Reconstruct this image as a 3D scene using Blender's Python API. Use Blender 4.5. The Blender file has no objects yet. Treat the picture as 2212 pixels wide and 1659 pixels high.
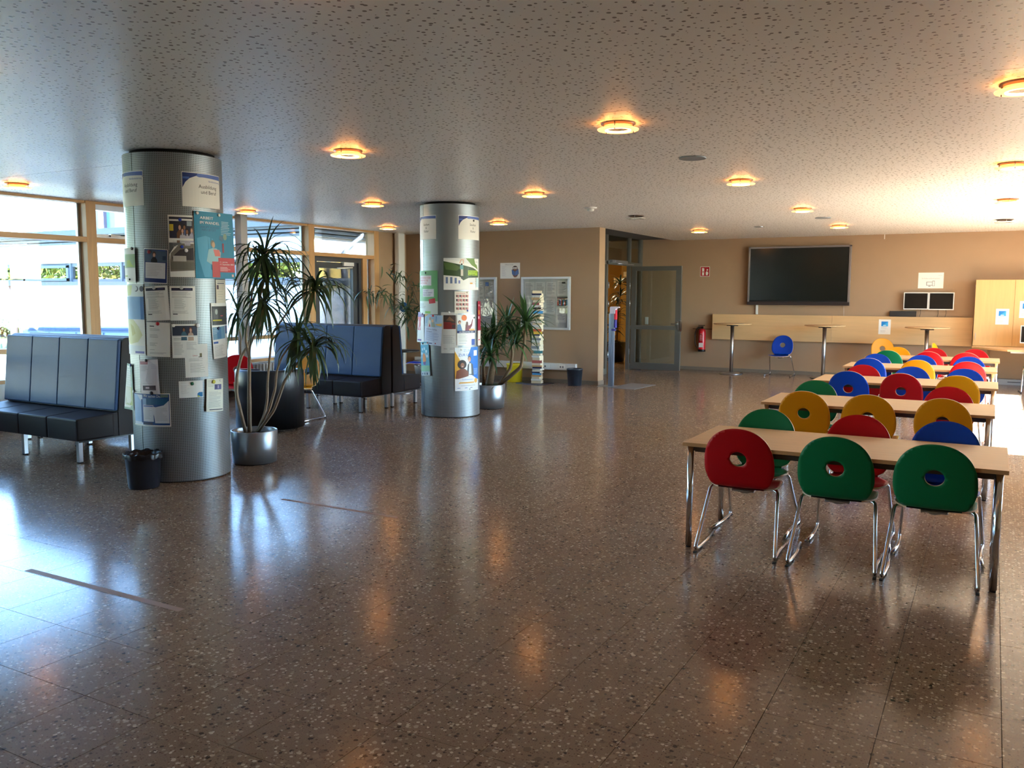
import bpy, bmesh, math, random
from mathutils import Vector, Matrix, Euler, geometry
random.seed(7)
PI = math.pi
SC = bpy.context.scene
COL = SC.collection
# ------------------------------------------------------------------ camera
cam_d = bpy.data.cameras.new('camera'); cam = bpy.data.objects.new('camera', cam_d); COL.objects.link(cam)
SC.camera = cam
cam_d.sensor_fit = 'HORIZONTAL'; cam_d.sensor_width = 36.0
cam_d.lens = 1856.8 / 2212 * 36.0
cam_d.clip_start = 0.05; cam_d.clip_end = 400
yaw, pitch, roll = math.radians(29.174), math.radians(5.923), math.radians(0.212)
fw = Vector((-math.sin(yaw)*math.cos(pitch), math.cos(yaw)*math.cos(pitch), -math.sin(pitch)))
rt = fw.cross(Vector((0, 0, 1))).normalized(); up = rt.cross(fw)
r2 = rt*math.cos(roll) + up*math.sin(roll); u2 = up*math.cos(roll) - rt*math.sin(roll)
cam.matrix_world = Matrix(((r2.x, u2.x, -fw.x, 0), (r2.y, u2.y, -fw.y, 0), (r2.z, u2.z, -fw.z, 1.70), (0, 0, 0, 1)))
# ------------------------------------------------------------------ sky, sun, exposure
W = bpy.data.worlds.new('sky'); SC.world = W; W.use_nodes = True
wn = W.node_tree.nodes; wl = W.node_tree.links
sky = wn.new('ShaderNodeTexSky'); sky.sky_type = 'NISHITA'; sky.sun_disc = False
sky.sun_elevation = math.radians(37); sky.sun_rotation = math.radians(90)
sky.air_density = 1.0; sky.dust_density = 0.3; sky.ozone_density = 4.0
wl.new(sky.outputs[0], wn['Background'].inputs[0]); wn['Background'].inputs[1].default_value = 0.54
sky.altitude = 1200
sun_d = bpy.data.lights.new('sun', 'SUN'); sun_d.energy = 33.0; sun_d.angle = math.radians(0.8); sun_d.color = (1.0, 0.98, 0.97)
sun = bpy.data.objects.new('sun', sun_d); COL.objects.link(sun)
sdir = Vector((1.0*math.cos(math.radians(37)), 0.0*math.cos(math.radians(37)), math.sin(math.radians(37))))
sun.rotation_euler = (-sdir).to_track_quat('-Z', 'Y').to_euler(); sun.location = (6, -2, 9)
SC.view_settings.view_transform = 'Standard'; SC.view_settings.look = 'None'
SC.view_settings.gamma = 1.0; SC.view_settings.use_curve_mapping = False
SC.view_settings.exposure = 2.88
SC.cycles.use_denoising = True
SC.cycles.max_bounces = 10; SC.cycles.diffuse_bounces = 6; SC.cycles.glossy_bounces = 5
SC.cycles.transparent_max_bounces = 16; SC.cycles.transmission_bounces = 6
SC.cycles.caustics_reflective = False; SC.cycles.caustics_refractive = False
SC.cycles.sample_clamp_indirect = 6.0

# ------------------------------------------------------------------ materials
MATS = {}
def pr(m): return m.node_tree.nodes['Principled BSDF']
def newmat(name):
    m = bpy.data.materials.new(name); m.use_nodes = True; return m
def srgb(c):
    return tuple(((v/255)/12.92 if v/255 <= .04045 else ((v/255+.055)/1.055)**2.4) for v in c)
def mat(name, col=None, rough=.5, metal=0.0, spec=None, coat=0, noise=0.0, nscale=8.0, bump=0.0, bscale=60.0, emit=None, estr=0):
    """plain principled with a little procedural colour variation and relief"""
    if name in MATS: return MATS[name]
    m = newmat(name); p = pr(m); n = m.node_tree.nodes; l = m.node_tree.links
    c = srgb(col)
    p.inputs['Base Color'].default_value = (*c, 1); p.inputs['Roughness'].default_value = rough
    p.inputs['Metallic'].default_value = metal
    if spec is not None: p.inputs['Specular IOR Level'].default_value = spec
    if coat: p.inputs['Coat Weight'].default_value = coat; p.inputs['Coat Roughness'].default_value = .08
    if noise:
        tc = n.new('ShaderNodeTexCoord'); t = n.new('ShaderNodeTexNoise'); t.inputs['Scale'].default_value = nscale; t.inputs['Detail'].default_value = 4
        r = n.new('ShaderNodeMapRange'); r.inputs[3].default_value = 1-noise; r.inputs[4].default_value = 1+noise
        mx = n.new('ShaderNodeVectorMath'); mx.operation = 'SCALE'; mx.inputs[0].default_value = c
        l.new(tc.outputs['Object'], t.inputs['Vector']); l.new(t.outputs['Fac'], r.inputs[0]); l.new(r.outputs[0], mx.inputs['Scale']); l.new(mx.outputs[0], p.inputs['Base Color'])
    if bump:
        tc = n.new('ShaderNodeTexCoord'); t = n.new('ShaderNodeTexNoise'); t.inputs['Scale'].default_value = bscale; t.inputs['Detail'].default_value = 3
        b = n.new('ShaderNodeBump'); b.inputs['Strength'].default_value = bump; b.inputs['Distance'].default_value = .004
        l.new(tc.outputs['Object'], t.inputs['Vector']); l.new(t.outputs['Fac'], b.inputs['Height']); l.new(b.outputs[0], p.inputs['Normal'])
    if emit is not None:
        p.inputs['Emission Color'].default_value = (*emit, 1); p.inputs['Emission Strength'].default_value = estr
    MATS[name] = m; return m
def wood(name, col, axis=0, rough=.45, amt=.10, sc=9):
    if name in MATS: return MATS[name]
    m = newmat(name); p = pr(m); n = m.node_tree.nodes; l = m.node_tree.links
    tc = n.new('ShaderNodeTexCoord'); mp = n.new('ShaderNodeMapping'); s = [sc*3, sc*3, sc*3]; s[axis] = sc*.18; mp.inputs['Scale'].default_value = s
    t = n.new('ShaderNodeTexNoise'); t.inputs['Scale'].default_value = 1.0; t.inputs['Detail'].default_value = 5; t.inputs['Distortion'].default_value = .6
    cr = n.new('ShaderNodeValToRGB'); c = srgb(col)
    cr.color_ramp.elements[0].position = .3; cr.color_ramp.elements[1].position = .7
    cr.color_ramp.elements[0].color = tuple(v*(1-amt) for v in c)+(1,); cr.color_ramp.elements[1].color = tuple(min(1, v*(1+amt)) for v in c)+(1,)
    l.new(tc.outputs['Object'], mp.inputs[0]); l.new(mp.outputs[0], t.inputs['Vector']); l.new(t.outputs['Fac'], cr.inputs[0]); l.new(cr.outputs[0], p.inputs['Base Color'])
    p.inputs['Roughness'].default_value = rough; MATS[name] = m; return m
def glass(name, tint=(1, 1, 1), refl=.08, rough=0.0, mx_=.85):
    if name in MATS: return MATS[name]
    m = newmat(name); n = m.node_tree.nodes; l = m.node_tree.links; n.remove(n['Principled BSDF'])
    tr = n.new('ShaderNodeBsdfTransparent'); tr.inputs[0].default_value = (*tint, 1)
    gl = n.new('ShaderNodeBsdfGlossy'); gl.inputs['Roughness'].default_value = rough
    lw = n.new('ShaderNodeLayerWeight'); lw.inputs[0].default_value = .25
    mr = n.new('ShaderNodeMapRange'); mr.inputs[3].default_value = refl; mr.inputs[4].default_value = mx_
    mx = n.new('ShaderNodeMixShader')
    l.new(lw.outputs['Fresnel'], mr.inputs[0]); l.new(mr.outputs[0], mx.inputs[0]); l.new(tr.outputs[0], mx.inputs[1]); l.new(gl.outputs[0], mx.inputs[2])
    l.new(mx.outputs[0], n['Material Output'].inputs[0]); MATS[name] = m; return m

def terrazzo(name, coat=True):
    if name in MATS: return MATS[name]
    m = newmat(name); p = pr(m); n = m.node_tree.nodes; l = m.node_tree.links
    g = n.new('ShaderNodeNewGeometry')
    def mixc(fac, a, b):
        x = n.new('ShaderNodeMix'); x.data_type = 'RGBA'
        l.new(fac, x.inputs[0])
        if isinstance(a, tuple): x.inputs[6].default_value = a+(1,)
        else: l.new(a, x.inputs[6])
        if isinstance(b, tuple): x.inputs[7].default_value = b+(1,)
        else: l.new(b, x.inputs[7])
        return x.outputs[2]
    big = n.new('ShaderNodeTexNoise'); big.inputs['Scale'].default_value = 1.3; l.new(g.outputs['Position'], big.inputs['Vector'])
    base = mixc(big.outputs['Fac'], srgb((130, 105, 86)), srgb((144, 124, 104)))
    fine = n.new('ShaderNodeTexNoise'); fine.inputs['Scale'].default_value = 160; fine.inputs['Detail'].default_value = 2; l.new(g.outputs['Position'], fine.inputs['Vector'])
    fr = n.new('ShaderNodeMapRange'); fr.inputs[1].default_value = .35; fr.inputs[2].default_value = .7; l.new(fine.outputs['Fac'], fr.inputs[0])
    cur = mixc(fr.outputs[0], base, srgb((154, 132, 112)))
    def chips(scale, thr, prob, cola, colb, seed):
        nonlocal cur
        mp = n.new('ShaderNodeMapping'); mp.inputs['Location'].default_value = (seed, seed*1.7, seed*.3); l.new(g.outputs['Position'], mp.inputs[0])
        wob = n.new('ShaderNodeTexNoise'); wob.inputs['Scale'].default_value = scale*1.6; l.new(mp.outputs[0], wob.inputs['Vector'])
        wm = n.new('ShaderNodeVectorMath'); wm.operation = 'SCALE'; wm.inputs['Scale'].default_value = .5/scale; l.new(wob.outputs['Color'], wm.inputs[0])
        ad = n.new('ShaderNodeVectorMath'); ad.operation = 'ADD'; l.new(mp.outputs[0], ad.inputs[0]); l.new(wm.outputs[0], ad.inputs[1])
        v = n.new('ShaderNodeTexVoronoi'); v.voronoi_dimensions = '2D'; v.inputs['Scale'].default_value = scale; v.inputs['Randomness'].default_value = 1; l.new(ad.outputs[0], v.inputs['Vector'])
        sx = n.new('ShaderNodeSeparateColor'); l.new(v.outputs['Color'], sx.inputs[0])
        a = n.new('ShaderNodeMath'); a.operation = 'MULTIPLY_ADD'; l.new(sx.outputs[1], a.inputs[0]); a.inputs[1].default_value = thr*.75; a.inputs[2].default_value = thr*.35
        b = n.new('ShaderNodeMath'); b.operation = 'LESS_THAN'; l.new(v.outputs['Distance'], b.inputs[0]); l.new(a.outputs[0], b.inputs[1])
        c = n.new('ShaderNodeMath'); c.operation = 'LESS_THAN'; l.new(sx.outputs[0], c.inputs[0]); c.inputs[1].default_value = prob
        d = n.new('ShaderNodeMath'); d.operation = 'MULTIPLY'; l.new(b.outputs[0], d.inputs[0]); l.new(c.outputs[0], d.inputs[1])
        cc = mixc(sx.outputs[2], cola, colb)
        cur = mixc(d.outputs[0], cur, cc)
    chips(26, .42, .30, srgb((112, 94, 78)), srgb((166, 144, 120)), 3.1)
    chips(38, .34, .14, srgb((58, 48, 42)), srgb((84, 72, 62)), 7.7)
    chips(30, .32, .15, srgb((220, 204, 180)), srgb((162, 142, 120)), 1.3)
    chips(54, .40, .24, srgb((226, 212, 190)), srgb((166, 146, 122)), 5.9)
    chips(95, .38, .2, srgb((76, 60, 50)), srgb((130, 98, 78)), 9.2)
    l.new(cur, p.inputs['Base Color'])
    wv = n.new('ShaderNodeTexNoise'); wv.inputs['Scale'].default_value = 2.2; wv.inputs['Detail'].default_value = 5; l.new(g.outputs['Position'], wv.inputs['Vector'])
    rr = n.new('ShaderNodeMapRange'); rr.inputs[3].default_value = .11; rr.inputs[4].default_value = .21; l.new(wv.outputs['Fac'], rr.inputs[0]); l.new(rr.outputs[0], p.inputs['Roughness'])
    p.inputs['Specular IOR Level'].default_value = .28
    bp = n.new('ShaderNodeBump'); bp.inputs['Strength'].default_value = .06; bp.inputs['Distance'].default_value = .01
    w2 = n.new('ShaderNodeTexNoise'); w2.inputs['Scale'].default_value = 4; l.new(g.outputs['Position'], w2.inputs['Vector']); l.new(w2.outputs['Fac'], bp.inputs['Height']); l.new(bp.outputs[0], p.inputs['Normal'])
    MATS[name] = m; return m

def acoustic(name):
    m = newmat(name); p = pr(m); n = m.node_tree.nodes; l = m.node_tree.links
    g = n.new('ShaderNodeNewGeometry')
    v = n.new('ShaderNodeTexVoronoi'); v.voronoi_dimensions = '2D'; v.inputs['Scale'].default_value = 19; l.new(g.outputs['Position'], v.inputs['Vector'])
    sx = n.new('ShaderNodeSeparateColor'); l.new(v.outputs['Color'], sx.inputs[0])
    a = n.new('ShaderNodeMath'); a.operation = 'MULTIPLY_ADD'; l.new(sx.outputs[0], a.inputs[0]); a.inputs[1].default_value = .17; a.inputs[2].default_value = .045
    d = n.new('ShaderNodeMath'); d.operation = 'LESS_THAN'; l.new(v.outputs['Distance'], d.inputs[0]); l.new(a.outputs[0], d.inputs[1])
    x = n.new('ShaderNodeMix'); x.data_type = 'RGBA'; l.new(d.outputs[0], x.inputs[0])
    x.inputs[6].default_value = (*srgb((240, 240, 238)), 1); x.inputs[7].default_value = (*srgb((120, 115, 108)), 1)
    l.new(x.outputs[2], p.inputs['Base Color']); p.inputs['Roughness'].default_value = .38; p.inputs['Specular IOR Level'].default_value = .35
    MATS[name] = m; return m
def perforated(name):
    """grey sheet metal, round punched holes on a 15 mm grid; UV in metres"""
    m = newmat(name); p = pr(m); n = m.node_tree.nodes; l = m.node_tree.links
    uv = n.new('ShaderNodeUVMap'); fr = n.new('ShaderNodeVectorMath'); fr.operation = 'SCALE'; fr.inputs['Scale'].default_value = 1/.0155
    f2 = n.new('ShaderNodeVectorMath'); f2.operation = 'FRACTION'; sb = n.new('ShaderNodeVectorMath'); sb.operation = 'SUBTRACT'; sb.inputs[1].default_value = (.5, .5, 0)
    ln = n.new('ShaderNodeVectorMath'); ln.operation = 'LENGTH'; lt = n.new('ShaderNodeMath'); lt.operation = 'LESS_THAN'; lt.inputs[1].default_value = .25
    l.new(uv.outputs[0], fr.inputs[0]); l.new(fr.outputs[0], f2.inputs[0]); l.new(f2.outputs[0], sb.inputs[0]); l.new(sb.outputs[0], ln.inputs[0]); l.new(ln.outputs['Value'], lt.inputs[0])
    x = n.new('ShaderNodeMix'); x.data_type = 'RGBA'; l.new(lt.outputs[0], x.inputs[0])
    x.inputs[6].default_value = (*srgb((146, 152, 155)), 1); x.inputs[7].default_value = (.012, .012, .013, 1)
    l.new(x.outputs[2], p.inputs['Base Color'])
    mm = n.new('ShaderNodeMath'); mm.operation = 'MULTIPLY_ADD'; l.new(lt.outputs[0], mm.inputs[0]); mm.inputs[1].default_value = -.55; mm.inputs[2].default_value = .55; l.new(mm.outputs[0], p.inputs['Metallic'])
    p.inputs['Roughness'].default_value = .42
    MATS[name] = m; return m

M_FLOOR = terrazzo('terrazzo'); M_CEIL = acoustic('acoustic_ceiling'); M_PERF = perforated('perforated_metal')
M_WALL = mat('brown_wall_paint', (168, 140, 112), .75, noise=.04, nscale=3, bump=.25, bscale=220)
M_WHITE = mat('white_paint', (225, 225, 222), .5)
M_PAPER = mat('paper_white', (232, 231, 226), .7)
M_CHROME = mat('chrome', (215, 217, 220), .12, 1.0)
M_STEEL = mat('brushed_steel', (180, 182, 184), .3, 1.0)
M_ALU = mat('aluminium', (176, 180, 186), .35, .9)
M_GREYF = mat('grey_door_frame', (104, 104, 100), .4, .3)
M_DARKF = mat('dark_grey_frame', (74, 74, 76), .45, .2)
M_BLACK = mat('black_plastic', (22, 23, 26), .4)
M_RUB = mat('black_rubber', (18, 18, 18), .8)
M_LEATHER = mat('dark_leather', (34, 27, 30), .5, 0.0, .22, noise=.15, nscale=5, bump=.3, bscale=180)
M_PANEL = mat('leather_painted_sky_sheen', (34, 70, 116), .45, 0.0, .25, noise=.08, nscale=4, bump=.3, bscale=200)  # dark leather with the bluish sky sheen put into its base colour
M_BEECH = wood('beech', (214, 176, 128), 0, .38, .05)
M_BEECHV = wood('beech_upright', (219, 178, 120), 2, .4, .05)
M_EDGE = wood('beech_edge', (178, 132, 88), 0, .5, .1)
M_PLY = wood('ply_rim', (205, 170, 130), 0, .5, .1)
M_PINE = wood('window_wood', (206, 160, 108), 2, .45, .08)
M_PINEH = wood('window_wood_cross', (206, 160, 108), 1, .45, .08)
M_GLASS = glass('window_glass', (.93, .97, .96), .05)
M_DGLASS = glass('door_glass', (.86, .90, .88), .07)
M_CGLASS = glass('cabinet_glass', (.97, .98, .98), .07, mx_=.28)
M_SCREEN = mat('dark_screen', (24, 28, 27), .16)
M_SOIL = mat('soil', (52, 40, 32), .95, noise=.3, nscale=40, bump=.8, bscale=60)
M_POT = mat('grey_metal_pot', (150, 154, 158), .33, .75)

# ------------------------------------------------------------------ mesh helpers
class MB:
    def __init__(s): s.b = bmesh.new()
    def box(s, x0, y0, z0, x1, y1, z1, bev=0.0, mi=0, M=None):
        vs = [s.b.verts.new((x, y, z)) for x in (x0, x1) for y in (y0, y1) for z in (z0, z1)]
        F = [(0, 1, 3, 2), (4, 6, 7, 5), (0, 4, 5, 1), (2, 3, 7, 6), (0, 2, 6, 4), (1, 5, 7, 3)]
        fs = [s.b.faces.new([vs[i] for i in f]) for f in F]
        for f in fs: f.material_index = mi
        if M is not None: bmesh.ops.transform(s.b, matrix=M, verts=vs)
        if bev > 0:
            es = list({e for f in fs for e in f.edges})
            r = bmesh.ops.bevel(s.b, geom=es, offset=bev, segments=2, affect='EDGES', profile=.6)
            for f in r['faces']: f.material_index = mi
        return s
    def ring(s, pts):
        return [s.b.verts.new(p) for p in pts]
    def skin(s, rings, closed=True, mi=0, cap0=True, cap1=True, smooth=True):
        R = [s.ring(r) for r in rings]
        n = len(R[0])
        for a, b in zip(R, R[1:]):
            for i in range(n if closed else n-1):
                j = (i+1) % n
                f = s.b.faces.new((a[i], a[j], b[j], b[i])); f.material_index = mi; f.smooth = smooth
        if cap0 and n > 2 and closed: f = s.b.faces.new(R[0][::-1]); f.material_index = mi
        if cap1 and n > 2 and closed: f = s.b.faces.new(R[-1]); f.material_index = mi
        return s
    def lathe(s, prof, c=(0, 0, 0), seg=32, mi=0, cap0=True, cap1=True, M=None):
        rings = []
        for r, z in prof:
            rg = [Vector((c[0]+r*math.cos(2*PI*k/seg), c[1]+r*math.sin(2*PI*k/seg), c[2]+z)) for k in range(seg)]
            if M is not None: rg = [M @ v for v in rg]
            rings.append(rg)
        return s.skin(rings, True, mi, cap0, cap1)
    def cyl(s, c, r, z0, z1, seg=24, mi=0, r1=None):
        return s.lathe([(r, z0), (r if r1 is None else r1, z1)], (c[0], c[1], 0), seg, mi)
    def tube(s, pts, r, seg=10, mi=0, fil=0.0, taper=None, cap=True):
        P = [Vector(p) for p in pts]
        if fil > 0:
            Q = [P[0]]
            for i in range(1, len(P)-1):
                a, b, c = P[i-1], P[i], P[i+1]
                d1 = (a-b); d2 = (c-b); f = min(fil, d1.length*.45, d2.length*.45)
                p0 = b+d1.normalized()*f; p1 = b+d2.normalized()*f
                for t in (0, .25, .5, .75, 1): Q.append(p0*(1-t)**2+b*2*t*(1-t)+p1*t*t)
            Q.append(P[-1]); P = Q
        rings = []; prev = None
        for i, p in enumerate(P):
            t = (P[min(i+1, len(P)-1)]-P[max(i-1, 0)]).normalized()
            if prev is None:
                a = Vector((0, 0, 1)) if abs(t.z) < .9 else Vector((1, 0, 0)); nrm = t.cross(a).normalized()
            else:
                nrm = (prev - t*prev.dot(t)).normalized()
            prev = nrm; bn = t.cross(nrm)
            rr = r if taper is None else r+(taper-r)*i/(len(P)-1)
            rings.append([p+rr*(math.cos(2*PI*k/seg)*nrm+math.sin(2*PI*k/seg)*bn) for k in range(seg)])
        return s.skin(rings, True, mi, cap, cap)
    def prism(s, poly, axis, a0, a1, mi=0, smooth=False):
        """poly: 2D points; extruded along axis from a0 to a1 (axis 0: poly=(y,z); 1: (x,z); 2: (x,y))"""
        def p3(p, a): return {0: (a, p[0], p[1]), 1: (p[0], a, p[1]), 2: (p[0], p[1], a)}[axis]
        A = [s.b.verts.new(p3(p, a0)) for p in poly]; B = [s.b.verts.new(p3(p, a1)) for p in poly]
        n = len(poly)
        for i in range(n):
            f = s.b.faces.new((A[i], A[(i+1) % n], B[(i+1) % n], B[i])); f.material_index = mi; f.smooth = smooth
        f = s.b.faces.new(A[::-1]); f.material_index = mi; f = s.b.faces.new(B); f.material_index = mi
        return s
    def quad(s, pts, mi=0):
        f = s.b.faces.new([s.b.verts.new(p) for p in pts]); f.material_index = mi; return s
    def mesh(s, name, mats):
        bmesh.ops.recalc_face_normals(s.b, faces=s.b.faces)
        me = bpy.data.meshes.new(name); s.b.to_mesh(me); s.b.free()
        for m in (mats if isinstance(mats, (list, tuple)) else [mats]): me.materials.append(m)
        return me
    def build(s, name, mats, parent=None, label=None, loc=None, rotz=None):
        return link(name, s.mesh(name, mats), parent, label, loc, rotz)
def link(name, me, parent=None, label=None, loc=None, rotz=None):
    o = bpy.data.objects.new(name, me); COL.objects.link(o)
    if parent is not None: o.parent = parent
    if label: o['label'] = label
    if loc is not None: o.location = loc
    if rotz is not None: o.rotation_euler = (0, 0, rotz)
    return o
def tag(o, label=None, cat=None, group=None, kind=None):
    if label: o['label'] = label
    if cat: o['category'] = cat
    if group: o['group'] = group
    if kind: o['kind'] = kind
    return o
def thing(name, label, cat, loc=(0, 0, 0), rotz=0, group=None):
    o = bpy.data.objects.new(name, None); COL.objects.link(o); o.empty_display_size = .05
    o.location = loc; o.rotation_euler = (0, 0, rotz)
    return tag(o, label, cat, group)
def struct(name, me_b, m, label=None, cat=None):
    o = me_b.build(name, m); o['kind'] = 'structure'
    if label: o['label'] = label
    return o
def copy_tree(o, parent=None):
    c = o.copy(); COL.objects.link(c); c.parent = parent
    for ch in list(o.children): copy_tree(ch, c)
    return c
def B(): return MB()
# ================================================================== ROOM SHELL
CE = 2.96
XL, XR, YB, YT = -10.95, 3.2, -4.2, 19.3
# floor: polished terrazzo tiles, the nearest ones singly, the rest joined
TS = .425; GAP = .0014
slab = B(); slab.box(-11.4, YB-.3, -.25, XR+.3, 27, -.006)
floor = struct('floor', slab, mat('floor_bed', (70, 62, 55), .8))
x_of = lambda i: -.31+i*TS
y_of = lambda j: 3.87+j*TS
tile_b = B(); tile_b.box(GAP, GAP, -.007, TS-GAP, TS-GAP, 0)
tile_me = tile_b.mesh('tile', M_FLOOR)
near = set()
cands = []
for i in range(-26, 9):
    for j in range(-20, 54):
        cx, cy = x_of(i)+TS/2, y_of(j)+TS/2
        d = Vector((cx, cy, 0))-cam.location
        zc = d.dot(fw)
        if zc > .3:
            px = 1106+1856.8*d.dot(r2)/zc; py = 829.5-1856.8*d.dot(u2)/zc
            if -60 < px < 2270 and py < 1760: cands.append((d.length, i, j))
cands.sort()
for _, i, j in cands[:295]: near.add((i, j))
for i, j in sorted(near):
    o = link('tile', tile_me, floor); o.location = (x_of(i), y_of(j), 0)
rest = B()
i0 = int((-11.3+.31)//TS); i1 = int((XR+.31)//TS)+1; j0 = int((YB-3.87)//TS)-1; j1 = int((27-3.87)//TS)
for i in range(i0, i1):
    for j in range(j0, j1):
        if (i, j) in near: continue
        if j > int((YT-3.87)//TS) and i > int((-7.3+.31)//TS): continue
        x, y = x_of(i), y_of(j)
        rest.quad([(x+GAP, y+GAP, 0), (x+TS-GAP, y+GAP, 0), (x+TS-GAP, y+TS-GAP, 0), (x+GAP, y+TS-GAP, 0)])
o = rest.build('tile_field', M_FLOOR, floor); o['kind'] = 'stuff'
# brown distance-marking strips stuck on the floor
for n, (xa, xb, y, w, lb) in enumerate([(-5.09, -3.9, 5.2, .035, 'brown adhesive strip on the floor in front of the tall dracaena pot'), (-5.12, -3.74, 3.05, .045, 'brown adhesive strip on the floor nearest the camera at left')]):
    b = B(); b.box(xa, y-w/2, .0002, xb, y+w/2, .0012); o = b.build('floor_tape', mat('brown_tape', (168, 136, 114), .6)); tag(o, lb, 'floor tape', 'brown strips on the floor')
# ceiling: wide perforated boards with open joints
c = B(); c.box(-11.4, YB-.3, CE+.03, XR+.3, YT+.3, CE+.25)
ceiling = struct('ceiling', c, mat('ceiling_void', (60, 58, 55), .9))
ys = [YB-.3, 1.10, 5.66, 10.20, 14.75, YT+.3]
for a, d in zip(ys, ys[1:]):
    b = B()
    if d <= 15.3: b.box(-11.2, a+.003, CE, XR+.2, d-.003, CE+.03)
    else:
        b.box(-6.52, a+.003, CE, XR+.2, d, CE+.03); b.box(-11.2, a+.003, CE, -6.52, 15.05, CE+.03)
    b.build('ceiling_panel', M_CEIL, ceiling)
# notice-board wall (with its free end), TV wall, niche, rest of the room
b = B(); b.box(XL-.2, 14.98, 0, -6.5, 15.25, CE+.2); struct('wall_notice', b, M_WALL)
b = B(); b.box(-7.32, YT, 0, XR+.3, YT+.25, 3.2); struct('wall_far', b, M_WALL)
b = B(); b.box(XR, YB, 0, XR+.25, 10.6, .85); b.box(XR, YB, 2.7, XR+.25, 10.6, CE+.1); b.box(XR, YB, .85, XR+.25, 7.635, 2.7); b.box(XR, 9.9, .85, XR+.25, 10.6, 2.7); b.box(XR, 17.3, 0, XR+.25, YT+.25, CE+.1); b.box(XR, 10.6, 2.78, XR+.25, 17.3, CE+.1); struct('wall_right', b, M_WALL)
b = B(); b.box(XL-.2, YB-.25, 0, XR+.3, YB, CE+.1); struct('wall_back', b, M_WALL)
b = B(); b.box(XL-.25, 14.05, 0, XL, 15.0, CE+.1); struct('wall_left', b, M_WALL)
b = B(); b.box(-7.4, 15.25, 3.12, -6.4, YT+.2, 3.2); struct('ceiling_niche', b, M_WHITE)
b = B(); b.box(-6.5, 15.25, 2.99, -6.42, YT, 3.15); struct('trim_1', b, M_WHITE)
# hall roof with an unseen block added on top to shade the courtyard
b = B(); b.box(-11.3, YB-.3, 3.3, XR+.3, YT+.5, 3.6); b.box(-11.3, YB-.3, 3.6, 3.4, YT+.5, 4.6); struct('roof', b, M_WHITE)
# terrazzo skirting
M_SK = mat('terrazzo_skirting', (128, 118, 104), .35, noise=.25, nscale=60)
b = B(); b.box(XL, 14.965, 0, -6.5, 14.98, .075); b.box(-6.5, 14.965, 0, -6.488, 15.25, .075); struct('baseboard_notice', b, M_SK)
b = B(); b.box(-7.3, 19.285, 0, -.25, YT, .075); struct('baseboard_far', b, M_SK)
# ---- left window wall: wooden posts and rails, big panes
posts = [-3.4, -1.2, 1.0, 3.2, 5.4, 7.64, 9.9, 12.03, 13.92]
rails = B()
win = struct('window_left', B().box(-11.18, YB, 0, -10.93, 14.05, .10), M_DARKF)
for y in posts:
    B().box(-11.12, y-.075, .10, -10.9, y+.075, CE, .004).build('post', M_PINE, win)
for k, (a, d) in enumerate(zip(posts, posts[1:])):
    a2, d2 = a+.0755, d-.0755
    B().box(-11.10, a2, 2.40, -10.905, d2, 2.47, .003).build('transom', M_PINEH, win)
    B().box(-11.10, a2, CE-.035, -10.92, d2, CE, 0).build('head_rail', M_PINEH, win)
    g = B(); g.box(-11.07, a2, 2.47, -11.06, d2, CE-.035).build('pane', M_GLASS, win)
    if k != len(posts)-2:
        B().box(-11.10, a2, .93, -10.905, d2, .99, .003).build('lower_rail', M_PINEH, win)
        B().box(-11.12, a2, .56, -10.80, d2, .61, .003).build('sill', M_PINEH, win)
        B().box(-11.12, a2, .10, -10.98, d2, .56).build('panel', M_WHITE, win)
        B().box(-11.07, a2, .99, -11.06, d2, 2.40).build('pane', M_GLASS, win)
        B().box(-11.07, a2, .61, -11.06, d2, .93).build('pane', M_GLASS, win)
        # grey aluminium glazing beads seen beside each post
        f = B()
        for (z0, z1) in ((2.47, CE-.035), (.99, 2.40), (.61, .93)):
            f.box(-11.09, d2-.035, z0, -11.045, d2, z1); f.box(-11.09, a2, z0, -11.045, a2+.035, z1)
        f.build('glazing_bead', M_ALU, win)
B().box(-11.08, 7.72, 2.85, -10.93, 9.82, 2.925).build('blind_box', M_ALU, win)
# opening sash gear over the second pane
b = B(); b.box(-11.02, 7.75, 2.475, -10.95, 9.8, 2.52); b.tube([(-10.93, 8.0, 2.52), (-10.93, 9.75, 2.545)], .011); b.box(-10.97, 7.95, 2.49, -10.92, 8.1, 2.53); b.build('opener', M_STEEL, win)
# ---- glazed door in the window wall
door = struct('door_1', B().box(-11.08, 12.11, 0, -10.94, 13.50, .03), M_DARKF)
f = B(); f.box(-11.08, 12.115, .03, -10.94, 12.20, 2.395); f.box(-11.08, 13.40, .03, -10.94, 13.48, 2.395); f.box(-11.08, 12.20, 2.31, -10.94, 13.40, 2.395); f.build('frame', M_DARKF, door)
f = B(); f.box(-11.05, 12.21, .04, -10.98, 12.30, 2.30); f.box(-11.05, 13.27, .04, -10.98, 13.39, 2.30); f.box(-11.05, 12.30, 2.19, -10.98, 13.27, 2.30); f.box(-11.05, 12.30, .04, -10.98, 13.27, .25)
lf = f.build('leaf', M_DARKF, door)
B().box(-11.03, 12.30, .25, -11.01, 13.27, 2.19).build('pane', M_GLASS, lf)
b = B(); b.box(-10.975, 12.95, 2.24, -10.93, 13.25, 2.31, .004); b.tube([(-10.95, 12.78, 2.19), (-10.95, 13.22, 2.215)], .014); b.build('door_closer', M_WHITE, door)
B().box(-10.975, 12.24, 1.02, -10.95, 12.38, 1.045, .004).build('handle', M_STEEL, lf)
B().box(-11.12, 13.485, 0, -10.905, 13.62, 2.40, .004).build('jamb', M_PINE, door)
B().box(-11.07, 13.62, .05, -11.06, 13.84, 2.40).build('side_pane', M_GLASS, door)
B().box(-11.09, 13.80, .05, -11.045, 13.845, 2.40).build('glazing_bead', M_ALU, door)
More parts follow.
